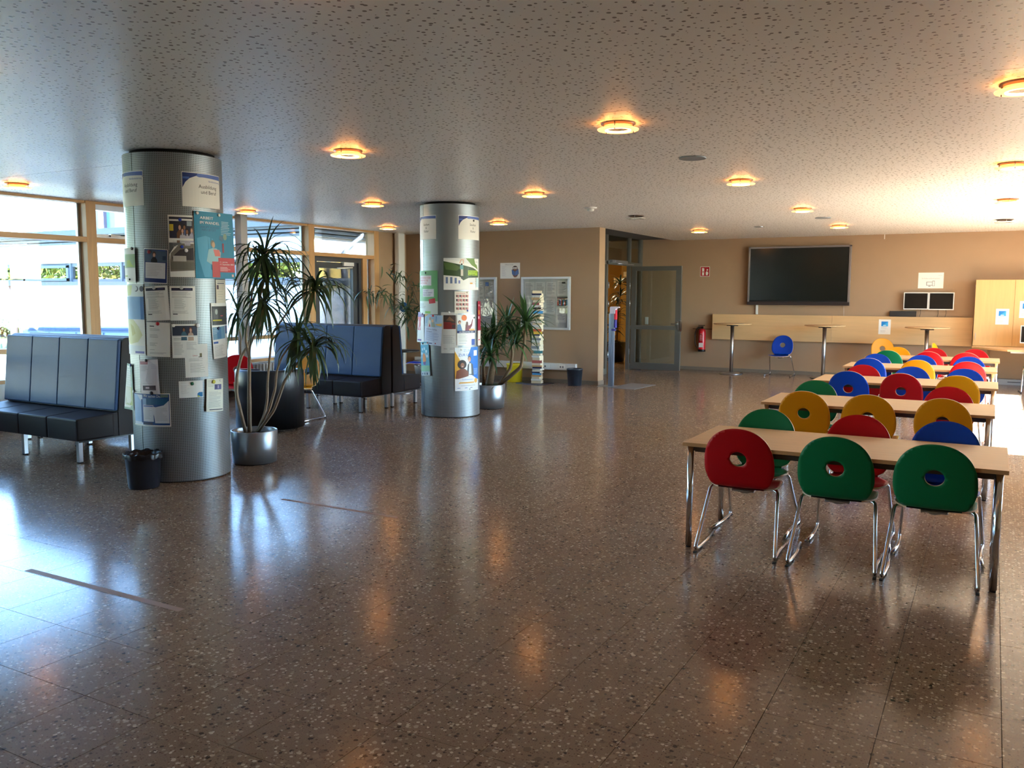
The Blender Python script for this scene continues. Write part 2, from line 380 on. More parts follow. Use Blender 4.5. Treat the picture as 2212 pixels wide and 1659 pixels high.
# ---- right-hand glazing where the sun comes in
wr = struct('window_right', B().box(XR, 10.6, 0, XR+.2, 17.3, .06), M_ALU)
for y in (10.63, 12.85, 15.05, 17.27): B().box(XR+.05, y-.03, .06, XR+.13, y+.03, 2.78).build('post', M_ALU, wr)
for y0, y1 in ((10.66, 12.82), (12.88, 15.02), (15.08, 17.24)):
    B().box(XR+.06, y0, 2.06, XR+.12, y1, 2.12).build('transom', M_ALU, wr)
    B().box(XR+.085, y0, .06, XR+.095, y1, 2.06).build('pane', M_GLASS, wr)
    B().box(XR+.085, y0, 2.12, XR+.095, y1, 2.78).build('pane', M_GLASS, wr)
wr2 = struct('fill_window_right', B().box(XR, 7.635, .85, XR+.28, 9.9, .90), M_ALU)  # unseen near window, added to let fill light into the hall
for k in range(2): B().box(XR+.05, 7.64+k*2.2, .9, XR+.13, 7.69+k*2.2, 2.7).build('post', M_ALU, wr2)
for k in range(1): B().box(XR+.085, 7.69, .9, XR+.095, 9.84, 2.7).build('pane', M_GLASS, wr2)
b = B(); b.box(XR+.25, YB-1, 2.95, XR+4.4, 10.4, 3.15); struct('sun_block_right', b, M_WHITE)  # unseen slab added outside to keep direct sun off the near glazing
# ---- door frame in the niche, with the leaf standing open
dn = struct('door_2', B().box(-7.36, 15.3, 3.04, -7.26, YT, 3.12), M_GREYF)
f = B()
for y0, y1 in ((15.6, 15.68), (17.14, 17.24), (18.50, 18.57), (19.20, YT)): f.box(-7.35, y0, 0, -7.27, y1, 3.04)
f.box(-7.35, 15.3, 2.36, -7.27, 19.2, 2.44); f.box(-7.35, 18.57, 0, -7.27, 19.2, .12); f.box(-7.35, 18.57, .93, -7.27, 19.2, 1.0); f.box(-7.35, 15.68, 0, -7.27, 17.14, .12); f.box(-7.35, 15.25, 0, -7.27, 15.6, 3.04)
f.build('frame', M_GREYF, dn)
for y0, y1, z0, z1 in ((17.24, 18.50, 2.44, 3.04), (18.57, 19.20, 2.44, 3.04), (18.57, 19.20, 1.0, 2.36), (18.57, 19.2, .12, .93), (15.68, 17.14, 2.44, 3.04), (15.68, 17.14, .12, 2.36)):
    B().box(-7.315, y0, z0, -7.305, y1, z1).build('pane', M_DGLASS, dn)
b = B(); b.box(-7.27, 17.3, 2.40, -7.20, 18.2, 2.46, .005); b.box(-7.2, 17.42, 2.41, -7.17, 17.52, 2.45); b.tube([(-7.2, 17.6, 2.385), (-7.16, 18.45, 2.385)], .012); b.build('door_closer', M_ALU, dn)
b = B()
for z in (.35, 1.45, 1.85): b.cyl((-7.255, 17.245), .012, z, z+.13, 10); b.cyl((-7.27, 18.52), .012, z, z+.13, 10)
b.build('hinge', M_ALU, dn)
# leaf, 1.2 m wide, opened at right angles to the frame
lf = thing('door_leaf', None, None); del_ = lf; lf.parent = dn
LY0, LY1 = 18.53, 18.60
f = B(); f.box(-7.24, LY0, .02, -7.13, LY1, 2.35); f.box(-6.19, LY0, .02, -6.07, LY1, 2.35); f.box(-7.13, LY0, 2.25, -6.19, LY1, 2.35); f.box(-7.13, LY0, .02, -6.19, LY1, .17); f.box(-7.13, LY0, .93, -6.19, LY1, 1.02)
f.build('leaf_frame', M_GREYF, lf)
B().box(-7.13, LY0+.03, .17, -6.19, LY0+.04, .93).build('leaf_pane', M_DGLASS, lf); B().box(-7.13, LY0+.03, 1.02, -6.19, LY0+.04, 2.25).build('leaf_pane', M_DGLASS, lf)
b = B(); b.tube([(-6.125, LY0, 1.07), (-6.125, LY0-.05, 1.07), (-6.27, LY0-.05, 1.07)], .011, fil=.02); b.box(-6.145, LY0-.008, .93, -6.105, LY0, 1.12, .003); b.box(-6.075, LY0-.01, .9, -6.06, LY1+.01, 1.15); b.build('handle', M_STEEL, lf)
# passage behind the frame: yellow wall, stair underside, added fill lamp
M_YEL = mat('yellow_wall', (206, 168, 84), .8)
b = B(); b.box(-10.7, 26.5, 0, -7.1, 26.7, 3.3); b.box(-10.9, 15.3, 0, -10.7, 26.7, 3.3); b.box(-7.3, YT+.25, 0, -7.1, 26.7, 3.3); struct('wall_passage', b, M_YEL)
b = B(); b.box(-10.9, 15.3, 3.2, -7.32, 26.7, 3.3); struct('ceiling_passage', b, M_WHITE)
st = thing('staircase', 'underside of a staircase in the yellow passage behind the open door', 'staircase', (-8.75, 24.0, 0))
for k in range(6):
    B().box(-.9+k*.30, -.7, 3.05-.17*(5-k)-.14, -.6+k*.30, .9, 3.05-.17*(5-k)).build('step', mat('stair_concrete', (120, 100, 66), .8), st)
# white service pipe in the corner
b = B(); b.box(-11.0+.1, 14.50, 0, -10.78, 14.72, CE, .03); struct('trim_2', b, M_WHITE)
# white steel column at the window
o = B().box(-10.72, 10.04, 0, -10.58, 10.18, CE, .01).build('steel_column', mat('light_grey_paint', (188, 190, 190), .5)); tag(o, 'slim pale grey steel column by the window left of the dracaena crown', 'column')

# ================================================================== COURTYARD
o = B().box(-60, -12, -.3, -11.2, 14.9, -.12).build('courtyard_ground', mat('courtyard_paving', (98, 104, 104), .8, noise=.1, nscale=1.5)); o['kind'] = 'structure'
o = B().box(-90, 14.9, -.3, -14.4, 70, -.1).build('lawn', mat('grass_green', (84, 104, 46), .9, noise=.3, nscale=2)); o['kind'] = 'structure'
o = B().box(XR+.25, -12, -.3, 40, 40, -.12).build('forecourt', mat('paving', (88, 87, 84), .8)); o['kind'] = 'structure'
M_REND = mat('white_render', (236, 238, 240), .8)
M_ZINC = mat('zinc', (84, 92, 100), .5, .2)
M_WFR = mat('grey_window_frame', (92, 104, 114), .5)
M_REFG = glass('clerestory_glass', (.30, .33, .33), .50)
bd = thing('courtyard_building', 'low white rendered building across the courtyard with a strip of high windows', 'building', (-20, 15.6, 0))
def P_(b, name, m): o = b.build(name, m); o.parent = bd; o.matrix_parent_inverse = Matrix.Translation((20, -15.6, 0)); return o
b = B(); b.box(-25.94, 15.6, -.1, -14.3, 15.9, 1.92); b.box(-14.6, 15.9, -.1, -14.3, 30, 1.92); b.box(-30, 15.6, 2.56, -14.3, 15.9, 3.08); b.box(-14.6, 15.9, 2.56, -14.3, 30, 3.08); b.box(-14.61, 18.4, 1.92, -14.3, 30, 3.2); P_(b, 'wall', M_REND)
b = B(); b.box(-30, 15.5, 1.92, -14.3, 15.9, 2.03); b.box(-14.6, 15.9, 1.92, -14.2, 18.4, 2.03); P_(b, 'sill', M_ZINC)
for k, x in enumerate([-29.9, -27.9, -25.6, -23.35, -21.1, -18.85, -16.6, -14.4]):
    b = B(); b.box(x-.04, 15.62, 2.03, x+.04, 15.72, 2.56); P_(b, 'window_post', M_WFR)
for k, (x0, x1) in enumerate(zip([-29.86, -27.86, -25.56, -23.31, -21.06, -18.81, -16.56], [-27.94, -25.64, -23.39, -21.14, -18.89, -16.64, -14.44])):
    b = B(); b.box(x0, 15.66, 2.03, x1, 15.72, 2.10); b.box(x0, 15.66, 2.46, x1, 15.72, 2.56)
    if k in (2, 5): b.box(x0, 15.58, 2.05, x0+.09, 15.66, 2.50); b.box(x1-.09, 15.58, 2.05, x1, 15.66, 2.50); b.box(x0, 15.58, 2.05, x1, 15.66, 2.13); b.box(x0, 15.58, 2.43, x1, 15.66, 2.50)
    P_(b, 'window', M_WFR)
    b = B(); b.box(x0, 15.685, 2.10, x1, 15.695, 2.46); P_(b, 'pane', M_REFG)
for y0, y1 in ((15.95, 17.1), (17.16, 18.35)):
    b = B(); b.box(-14.45, y0, 2.10, -14.44, y1, 2.5); P_(b, 'pane', M_REFG)
b = B(); b.box(-14.5, 15.9, 2.03, -14.35, 18.4, 2.10); b.box(-14.5, 15.9, 2.5, -14.35, 18.4, 2.56); b.box(-14.5, 17.1, 2.1, -14.35, 17.16, 2.5); b.box(-14.5, 15.86, 2.03, -14.35, 15.95, 2.56); P_(b, 'window', M_WFR)
for k in range(3):   # stepped eave boards
    b = B(); o_ = .10+.09*k; z = 3.08+.085*k
    b.box(-30, 15.6-o_, z, -14.3+o_, 15.7, z+.06); b.box(-14.4, 15.6, z, -14.3+o_, 18.5, z+.06); P_(b, 'eave_board', M_WFR)
b = B(); b.box(-26.2, 15.22, 3.33, -13.92, 30, 3.46); b.box(-30, 15.22, 3.33, -26.2, 16.6, 3.46); b.box(-30, 15.2, 3.30, -13.9, 15.32, 3.44); b.box(-14.0, 15.2, 3.30, -13.9, 18.6, 3.44); P_(b, 'gutter', M_ZINC)
b = B(); b.tube([(-14.05, 17.35, 3.3), (-14.05, 17.35, 3.15), (-14.15, 16.85, 2.8), (-14.18, 16.85, 0)], .055, 12, fil=.1); P_(b, 'downpipe', M_ZINC)
b = B(); b.box(-25.9, 15.95, 0, -14.7, 29.9, 3.3); P_(b, 'inner_core', mat('dim_interior', (70, 84, 92), .9))
for x, y, s in ((-26.9, 17, 1.0), (-23.4, 18.2, 1), (-19.6, 16.6, .8), (-16.2, 17.2, 1.0), (-15.4, 19.6, .9)):
    b = B(); b.cyl((0, 0), .09*s, 0, .16*s, 16); b.lathe([(.20*s, .15*s), (.2*s, .2*s), (.14*s, .28*s), (.0*s+.02, .31*s)], (0, 0, 0), 18)
    o = b.build('roof_vent', M_ZINC, None, None, (x, y, 3.46)); tag(o, 'small domed metal roof vent across the courtyard, '+{-26.9: 'leftmost', -23.4: 'second from the left', -19.6: 'behind the first pillar', -16.2: 'over the strip windows right of the pillar', -15.4: 'rightmost over the downpipe'}[x], 'roof vent', 'roof vents across the courtyard')
pl = thing('porch_pillar', 'pinkish round pillar at the left end of the white courtyard building', 'pillar', (-26.45, 15.75, 0)); B().cyl((0, 0), .11, -.1, 1.95, 20).build('shaft', mat('pink_pillar', (196, 160, 150), .7), pl)
hb = thing('dark_roof_block', 'dark brown-grey rooftop block with a blue-grey glass wall behind the low white roof', 'building', (-41, 30, 0))
b = B(); b.box(-2.5, 0, 0, -1.2, 6, 8); b.box(3.0, .3, 0, 16, 6, 8); b.box(-1.2, .3, 6.6, 3, 6, 8); b.build('wall', mat('dark_cladding', (84, 74, 92), .6), hb)
b = B(); b.box(-1.2, .5, 0, 3, .6, 6.6); b.build('window', mat('blue_glazing', (90, 130, 150), .1), hb)
# trees in the courtyard, hedge behind
def leaf_cloud(name, centers, n, size, cols, parent, seed):
    rnd = random.Random(seed); b = bmesh.new()
    ms = [mat('foliage_%d_%d_%d' % c, c, .7) for c in cols]
    for _ in range(n):
        cx, cy, cz, r = rnd.choice(centers)
        u = Vector((rnd.gauss(0, 1), rnd.gauss(0, 1), rnd.gauss(0, 1))).normalized()*r*(rnd.random()**.35)
        p = Vector((cx, cy, cz))+Vector((u.x, u.y, u.z*.8)); s = size*rnd.uniform(.6, 1.3)
        a = Vector((rnd.gauss(0, 1), rnd.gauss(0, 1), rnd.gauss(0, 1))).normalized(); c2 = a.orthogonal().normalized()
        vs = [b.verts.new(p+a*s), b.verts.new(p+c2*s*.5), b.verts.new(p-a*s), b.verts.new(p-c2*s*.5)]
        f = b.faces.new(vs); f.material_index = rnd.randrange(len(ms))
    me = bpy.data.meshes.new(name); b.to_mesh(me); b.free()
    for m in ms: me.materials.append(m)
    o = link(name, me, parent); o['kind'] = 'stuff'; return o
GR = [(72, 96, 30), (104, 120, 40), (48, 70, 28), (124, 122, 54)]
def tree(x, y, h, r, label, seed):
    t = thing('tree', label, 'tree', (x, y, -.1), 0, 'trees around the courtyard')
    B().tube([(0, 0, 0), (.1, .05, h*.4), (0, .1, h*.7)], .16, 10, taper=.07).build('trunk', mat('bark', (96, 80, 64), .9), t)
    rnd = random.Random(seed)
    cs = [(rnd.uniform(-r, r)*.6, rnd.uniform(-r, r)*.6, h*.65+rnd.uniform(-r, r)*.6, r*rnd.uniform(.45, .7)) for _ in range(9)]
    leaf_cloud('crown', cs, 5200, .13, GR, t, seed)
for k, (x, y, h, r, lb) in enumerate([(-20, 4.5, 5.2, 2.2, 'leafy tree in the courtyard mirrored in the notice-cabinet glass'), (-26, 6, 5.5, 2.4, 'leafy tree in the courtyard mirrored in the high windows'), (-16.5, 0.5, 5.0, 2.0, 'leafy tree at the near end of the courtyard'), (-32, 11.5, 5.0, 2.3, 'leafy tree by the far left end of the courtyard building'), (-24, -3, 6, 2.6, 'leafy tree at the back of the courtyard'), (-35, 4, 5.5, 2.4, 'leafy tree beyond the courtyard, second in the row'), (-41, 2, 5.5, 2.6, 'leafy tree beyond the courtyard, third in the row'), (-30, 0, 5.5, 2.4, 'leafy tree beyond the courtyard, first in the row'), (-20, -8, 5, 2.6, 'leafy tree mirrored low in the notice-cabinet glass')]):
    tree(x, y, h, r, lb, 30+k)
h = thing('hedge', 'sunlit green and yellow hedge left of the white courtyard building', 'hedge', (-31.5, 20.6, -.1))
leaf_cloud('foliage', [(x*.9-5.0, (x % 3)*.5, z, 1.1) for x in range(11) for z in (.6, 1.6, 2.4)], 9000, .12, [(46, 64, 16), (64, 74, 20), (30, 46, 16), (74, 72, 30)], h, 5)
# blue panelled box outside the glass
pb = thing('outdoor_planter_box', 'pale blue panelled box standing outside the window behind the left bench', 'planter', (-13.2, 9.6, -.12), math.radians(22))
B().box(-1.5, -.30, 0, 1.5, .30, 1.20, .01).build('body', mat('blue_grey_sheet', (120, 150, 190), .5), pb)
for k in range(6): B().box(-1.48+k*.5, -.315, .03, -1.02+k*.5, -.302, 1.16).build('panel', mat('pale_blue_sheet', (160, 186, 214), .5), pb)
B().box(-1.53, -.33, 1.20, 1.53, .33, 1.24).build('rim', mat('blue_rim', (60, 100, 170), .4), pb)
# ================================================================== CHAIRS
def half_back(s):
    if s < .19: t = s/.19; return .148+(.226-.148)*math.sin(t*PI/2)**1.05
    return .226*max(0, 1-((s-.19)/.276)**2.5)**(1/2.15)
def half_seat(t):
    if t < .15: u = t/.15; return .148+(.225-.148)*math.sin(u*PI/2)**.8
    if t < .22: return .225
    return .225*max(0, 1-((t-.22)/.15)**3)**(1/2.4)
def back_map(x, s):
    # rolled bend, then a gently reclined back that wraps forwards at the sides
    R = .07; th = D(75); sa = R*th
    if s < sa: a = s/R; y = .16-R*math.sin(a); z = .437+R-R*math.cos(a)
    else: q = s-sa; y = .16-R*math.sin(th)-q*math.cos(th)+.10*max(0, q-.2)**1.5; z = .437+R-R*math.cos(th)+q*math.sin(th)
    return Vector((x, y+.42*x*x*min(1, s/.15), z+.12*x*x*max(0, 1-s/.15)))
def seat_map(x, t):
    y = .16+t; z = .437-.010*math.sin(min(1, t/.25)*PI)-(.14*max(0, t-.27)**1.15)
    return Vector((x, y, z+.12*x*x*(1+min(1, t/.1))))
D = math.radians
def shell(fn_half, fn_map, L, hole=None, thick=.011, name='shell', step=.02, jn=True):
    pts = []; N = 44
    ss = [L*(1-math.cos(PI*k/N))/2 for k in range(N+1)]
    right = [(fn_half(s), s) for s in ss]; outline = [(x, s) for x, s in right if x > 1e-4]
    if right[-1][0] <= 1e-4: outline.append((0, L))
    left = [(-x, s) for x, s in outline[::-1] if x > 1e-4]
    out = outline+left
    no = len(out); pts += [Vector(p) for p in out]; edges = [(i, (i+1) % no) for i in range(no)]
    if hole:
        hx, hs, ra, rb = hole; nh = 28; base = len(pts)
        pts += [Vector((hx+ra*math.cos(2*PI*k/nh), hs+rb*math.sin(2*PI*k/nh))) for k in range(nh)]
        edges += [(base+k, base+(k+1) % nh) for k in range(nh)]
    x = -.24
    while x < .24:
        s = step/2
        while s < L:
            if abs(x) < fn_half(s)-.008 and s < L-.006 and (not hole or math.hypot((x-hole[0])/(hole[2]+.008), (s-hole[1])/(hole[3]+.008)) > 1): pts.append(Vector((x, s)))
            s += step
        x += step
    v, e, f, _, _, _ = geometry.delaunay_2d_cdt(pts, edges, [], 0, 1e-5)
    b = bmesh.new(); V = [b.verts.new(fn_map(p[0], p[1])) for p in v]
    for tri in f:
        c = sum((v[i] for i in tri), Vector((0, 0)))/len(tri)
        if abs(c[0]) > fn_half(c[1])+.001: continue
        if hole and math.hypot((c[0]-hole[0])/hole[2], (c[1]-hole[1])/hole[3]) < .985: continue
        fc = b.faces.new([V[i] for i in tri]); fc.smooth = True
    for w in [w for w in b.verts if not w.link_faces]: b.verts.remove(w)
    b.normal_update()
    # thickness with a separate rim
    top = list(b.faces); bnd = [ed for ed in b.edges if len(ed.link_faces) == 1]
    nrm = {w: w.normal.copy() for w in b.verts}
    low = {w: b.verts.new(w.co-nrm[w]*thick) for w in list(b.verts)}
    for fc in top:
        nf = b.faces.new([low[w] for w in reversed(fc.verts)]); nf.smooth = True
    for ed in bnd:
        a, c = ed.verts
        if jn and abs(a.co.y-.16) < .0015 and abs(c.co.y-.16) < .0015 and a.co.z < .45 and c.co.z < .45: continue
        nf = b.faces.new((a, c, low[c], low[a])); nf.material_index = 1; nf.smooth = False
    bmesh.ops.recalc_face_normals(b, faces=b.faces)
    me = bpy.data.meshes.new(name); b.to_mesh(me); b.free(); return me
back_me = shell(half_back, back_map, .466, (0, .252, .053, .052), name='backrest')
seat_me = shell(half_seat, seat_map, .37, None, name='seat')
CH = {'red': (178, 6, 20), 'green': (0, 104, 62), 'blue': (0, 60, 168), 'yellow': (216, 140, 0)}
CM = {k: mat('chair_'+k, v, .42, 0.0, .28, bump=.08, bscale=260) for k, v in CH.items()}
def col_mesh(me, k):
    m = me.copy(); m.materials.append(CM[k]); m.materials.append(M_PLY); return m
BK = {k: col_mesh(back_me, k) for k in CH}; ST = {k: col_mesh(seat_me, k) for k in CH}
def leg_mesh(s):
    b = B()
    b.tube([(s*.07, .30, .410), (s*.17, .28, .418), (s*.222, .262, .412), (s*.258, .012, .020), (s*.250, .10, .0165), (s*.246, .28, .0165), (s*.262, .53, .0165)], .0118, 10, fil=.045)
    return b.mesh('leg', M_CHROME)
LEG = {s: leg_mesh(s) for s in (-1, 1)}
hub_me = B().box(-.075, .22, .395, .075, .38, .408, .003).lathe([(.03, .375), (.045, .385), (.05, .396)], (0, .30, 0), 16).mesh('seat_mount', M_STEEL)
GLM = B().box(-.010, -.018, 0, .010, .018, .009, .002).mesh('glide', M_RUB)
GLP = [(.256, .012), (.247, .13), (.254, .46)]
KG = {'red': 'red moulded chairs', 'green': 'green moulded chairs', 'blue': 'blue moulded chairs', 'yellow': 'yellow moulded chairs'}
def chair(k, x, y, rot, label):
    """x, y: floor point midway between the two rear bends; rot 0 faces +Y"""
    t = thing('shell_chair', label, 'chair', (x, y, 0), rot, KG[k])
    for nm, me in (('backrest', BK[k]), ('seat', ST[k]), ('seat_mount', hub_me)): link(nm, me, t)
    for s in (-1, 1):
        l = link('leg', LEG[s], t)
        for gx, gy in GLP: link('glide', GLM, l, loc=(s*gx, gy, 0))
    return t
# ================================================================== LONG TABLES
def tbl_meshes(w, d):
    b = B(); b.box(0, 0, .697, w, d, .722, .002)
    for f in b.b.faces:
        if abs(f.normal.z) < .5: f.material_index = 1
    top = b.mesh('tabletop', [M_BEECH, M_EDGE])
    fr = B(); fr.box(.07, .055, .655, w-.07, .085, .695); fr.box(.07, d-.085, .655, w-.07, d-.055, .695); fr.box(.045, .09, .655, .075, d-.09, .695); fr.box(w-.075, .09, .655, w-.045, d-.09, .695)
    fr = fr.mesh('frame', mat('dark_steel', (92, 84, 80), .3, .8))
    lg = B().cyl((0, 0), .021, .012, .697, 20).mesh('leg', M_CHROME)
    ft = B().cyl((0, 0), .017, 0, .014, 16).mesh('foot', M_RUB)
    return top, fr, lg, ft
TW, TD = 1.90, .87
TT, TF, TL, TFT = tbl_meshes(TW, TD)
tabs = [(-1.775, 5.53, 'long beech table nearest the camera with chrome legs'), (-1.845, 8.05, 'second long beech table from the camera between yellow chairs'), (-1.815, 10.46, 'third long beech table, middle of the five rows'), (-1.82, 12.80, 'fourth long beech table from the camera'), (-1.78, 14.82, 'farthest long beech table, next to the high tables')]
for x, y, lb in tabs:
    t = thing('long_table', lb, 'table', (x, y, 0), 0, 'long beech tables in rows')
    link('tabletop', TT, t); link('frame', TF, t)
    for lx in (.045, TW-.045):
        for ly in (.04, TD-.04):
            l = link('leg', TL, t, loc=(lx, ly, 0)); link('foot', TFT, l)
D = math.radians
POS = ['leftmost', 'middle', 'rightmost']
ORD = ['front', 'second', 'third', 'fourth', 'farthest']
near_rows = [(['red', 'green', 'green'], [(-1.395, 5.505, 2), (-.80, 5.50, 1), (-.25, 5.505, 0)]),
             (['yellow', 'yellow', 'yellow'], [(-1.45, 8.0, 2), (-.91, 8.0, 0), (-.33, 8.02, -3)]),
             (['blue', 'red', 'yellow'], [(-1.41, 10.42, 1), (-.86, 10.42, -2), (-.30, 10.44, 3)]),
             (['blue', 'yellow', 'red'], [(-1.47, 12.76, -2), (-.86, 12.76, 2), (-.26, 12.76, 0)]),
             (['green', 'red', 'red'], [(-1.43, 14.78, 1), (-.85, 14.78, 0), (-.33, 14.78, -1)])]
far_rows = [(['green', 'red', 'blue'], [(-1.445, 6.56, -1), (-.80, 6.57, 2), (-.24, 6.54, 0)]),
            (['green', None, 'red'], [(-1.53, 9.06, 3), None, (-.33, 9.08, 1)]),
            (['red', 'blue', 'blue'], [(-1.38, 11.46, 0), (-.83, 11.46, 1), (-.26, 11.46, -1)]),
            (['blue', 'blue', 'blue'], [(-1.48, 13.78, -1), (-.88, 13.80, 0), (-.27, 13.80, 2)]),
            (['yellow', 'red', 'red'], [(-1.38, 15.80, 2), (-.83, 15.82, 0), (-.23, 15.82, -2)])]
for r in range(5):
    for side, rows in (('near', near_rows), ('far', far_rows)):
        cols, ps = rows[r]
        for q in range(3):
            if cols[q] is None: continue
            x, y, a = ps[q]; rot = D(a) if side == 'near' else PI+D(a)
            sidep = 'back to the camera' if side == 'near' else 'facing the camera'
            chair(cols[q], x, y-(.045 if side == 'near' else 0), rot, '%s %s chair on the %s side of the %s long table, %s' % (POS[q], cols[q], side, ORD[r], sidep))
chair('blue', -3.93, 19.05, PI+D(0), 'lone blue chair against the brown wall under the long beech board')
chair('yellow', -1.95, 18.85, PI+D(22), 'yellow chair standing alone before the wall board, left of the right-hand high table')
chair('yellow', -.95, 17.5, PI+D(80), 'yellow chair turned sideways, only its corner showing by the right-hand high table')
chair('green', .75, 17.5, D(3), 'green chair cut by the right edge of the picture beside the sunlit floor')
chair('yellow', -8.22, 8.99, PI+D(4), 'orange-yellow chair in front of the bench behind the drooping dracaena')
chair('red', -9.22, 8.62, PI+D(38), 'red chair half hidden by the first pillar at the window')
chair('blue', -9.02, 13.2, D(118), 'blue chair half hidden by the second pillar beside the bamboo pot')

# ================================================================== HIGH TABLES
bt = B(); bt.lathe([(.02, 1.063), (.20, 1.066), (.37, 1.078), (.40, 1.085), (.40, 1.098), (.395, 1.10), (.01, 1.10)], (0, 0, 0), 48); HT = bt.mesh('tabletop', M_BEECH)
HP = B().cyl((0, 0), .038, .03, 1.062, 24).mesh('pole', M_STEEL)
HB = B().lathe([(.02, .045), (.06, .042), (.2, .028), (.25, .014), (.25, .004), (.02, .004)], (0, 0, 0), 40).mesh('base', M_STEEL)
HM = B().box(-.12, -.02, 1.045, .12, .02, 1.064).box(-.02, -.12, 1.045, .02, .12, 1.064).mesh('bracket', M_BLACK)
for x, y, lb in ((-4.94, 18.66, 'high round bistro table beside the fire extinguisher, leftmost of three'), (-3.03, 18.66, 'high round bistro table below the large dark screen, middle of three'), (-1.12, 18.66, 'high round bistro table below the two small monitors, rightmost of three')):
    t = thing('high_table', lb, 'table', (x, y, 0), 0, 'high round bistro tables')
    for n_, m_ in (('tabletop', HT), ('pole', HP), ('base', HB), ('bracket', HM)): link(n_, m_, t)

# ================================================================== BENCHES
def bench(name, label, x0, y, n, w, face, rotz=0, extra=0):
    """back-to-wall leather bench; local: front toward -Y, right rear corner at origin, runs to -X"""
    t = thing('leather_bench', label, 'bench', (x0, y, 0), 0 if face < 0 else PI, 'dark leather benches')
    if rotz: t.rotation_euler = (0, 0, rotz)
    # direction of run: towards -X for face<0; for face>0 the thing is turned by pi so run to +X local -> mirror
    sg = -1 if face < 0 else 1
    seat_p = [(-.70, .225), (-.715, .26), (-.715, .38), (-.70, .425), (-.66, .445), (-.30, .47), (-.245, .475), (-.245, .225)]
    back_p = [(-.245, .225), (-.245, .47), (-.17, 1.19), (-.155, 1.23), (-.12, 1.245), (-.04, 1.245), (-.015, 1.225), (-.01, 1.19), (-.01, .225)]
    L = n*w
    b = B(); xs = (0, sg*L); b.prism([(p[0]*.985, p[1]) for p in seat_p], 0, min(xs)+.012, max(xs)-.012); b.prism([(p[0]-.0*1, p[1]-.004) for p in back_p], 0, min(xs)+.004, max(xs)-.004)
    b.build('body', M_LEATHER, t)
    for k in range(n):
        a = sg*(k*w+.003); c = sg*((k+1)*w-.003); a, c = min(a, c), max(a, c)
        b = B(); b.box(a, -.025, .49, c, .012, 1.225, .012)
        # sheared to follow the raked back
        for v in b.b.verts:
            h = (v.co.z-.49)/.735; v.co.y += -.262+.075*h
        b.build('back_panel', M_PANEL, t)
        b = B(); b.box(a, -.72, .23, c, -.30, .450, .016); 
        for v in b.b.verts:
            if v.co.z > .4: v.co.z += (v.co.y+.722)*.05
        b.build('seat_panel', M_LEATHER, t)
    for e in (0, sg*L):
        s1 = -1 if e == max(xs) else 1
        B().box(min(e, e+s1*.006), -.70, .215, max(e, e+s1*.006), -.02, .226).build('end_rail', M_BLACK, t)
    lm = B().box(-.022, -.022, .012, .022, .022, .225, .002).mesh('leg', M_ALU); bm_ = B().box(-.003, -.022, .208, .003, .16, .225).mesh('bracket', M_ALU)
    for k in ([0, n//2, n] if n > 2 else [0, n]):
        x = sg*(k*w)+(-sg if k == n else sg if k == 0 else 0)*.06*1
        for yy in (-.66, -.06):
            l = link('leg', lm, t, loc=(x, yy, 0)); B().box(-.02, -.02, 0, .02, .02, .013).build('foot', M_RUB, l); br = link('bracket', bm_, l)
            br.location = (.0, 0 if yy < -.3 else -.14, 0)
    return t
bench('b', 'four-panel leather bench at the left edge beside the first pillar, facing the camera', -7.88, 5.98, 4, .49, -1)
bench('b', 'leather bench backing onto the left bench, mostly hidden by the first pillar', -7.88, 6.00, 4, .49, 1).rotation_euler = (0, 0, PI)
bench('b', 'four-panel leather bench behind the dracaena, facing the camera', -7.84, 10.34, 4, .53, -1)
bench('b', 'leather bench seen end-on, backing onto the bench behind the dracaena', -7.84, 10.36, 4, .53, 1).rotation_euler = (0, 0, PI)

# tub armchair
def arc(r, a0, a1, n, c=(0, 0)): return [(c[0]+r*math.cos(D(a0+(a1-a0)*k/n)), c[1]+r*math.sin(D(a0+(a1-a0)*k/n))) for k in range(n+1)]
ta = thing('tub_armchair', 'black leather tub armchair turned away between the first pillar and the orange-yellow chair', 'armchair', (-7.93, 7.93, 0))
def tub_wall():
    b = B(); rings = []
    N = 40
    for k in range(N+1):
        a = D(-205+310*k/N); c_, s_ = math.cos(a), math.sin(a); t = abs(k/N-.5)*2; h = .77-.10*max(0, t-.55)**1.2
        ro, ri = .42, .345
        rings.append([Vector((ro*c_, ro*s_, .04)), Vector((ro*c_, ro*s_, h-.03)), Vector(((ro-.012)*c_, (ro-.012)*s_, h-.006)), Vector((.5*(ro+ri)*c_, .5*(ro+ri)*s_, h)), Vector(((ri+.012)*c_, (ri+.012)*s_, h-.006)), Vector((ri*c_, ri*s_, h-.03)), Vector((ri*c_, ri*s_, .30))])
    b.skin(rings, True); return b
M_TUB = mat('black_leather', (30, 33, 38), .34, bump=.25, bscale=160)
tub_wall().build('shell', M_TUB, ta)
B().lathe([(.02, .05), (.34, .05), (.34, .40), (.32, .435), (.02, .445)], (0, 0, 0), 36).build('seat_cushion', M_TUB, ta)
for a in (45, 135, 225, 315): B().cyl((.3*math.cos(D(a)), .3*math.sin(D(a))), .02, 0, .05, 12).build('leg', M_BLACK, ta)
# round black table with disc base
rt_ = thing('round_table', 'small round black table behind the end-on bench by the bamboo', 'table', (-8.92, 12.05, 0))
B().lathe([(.02, .715), (.29, .715), (.31, .722), (.31, .738), (.02, .74)], (0, 0, 0), 40).build('tabletop', M_BLACK, rt_)
B().cyl((0, 0), .03, .02, .716, 20).build('pole', M_STEEL, rt_); B().lathe([(.03, .03), (.2, .018), (.215, .004), (.02, .003)], (0, 0, 0), 36).build('base', M_STEEL, rt_)
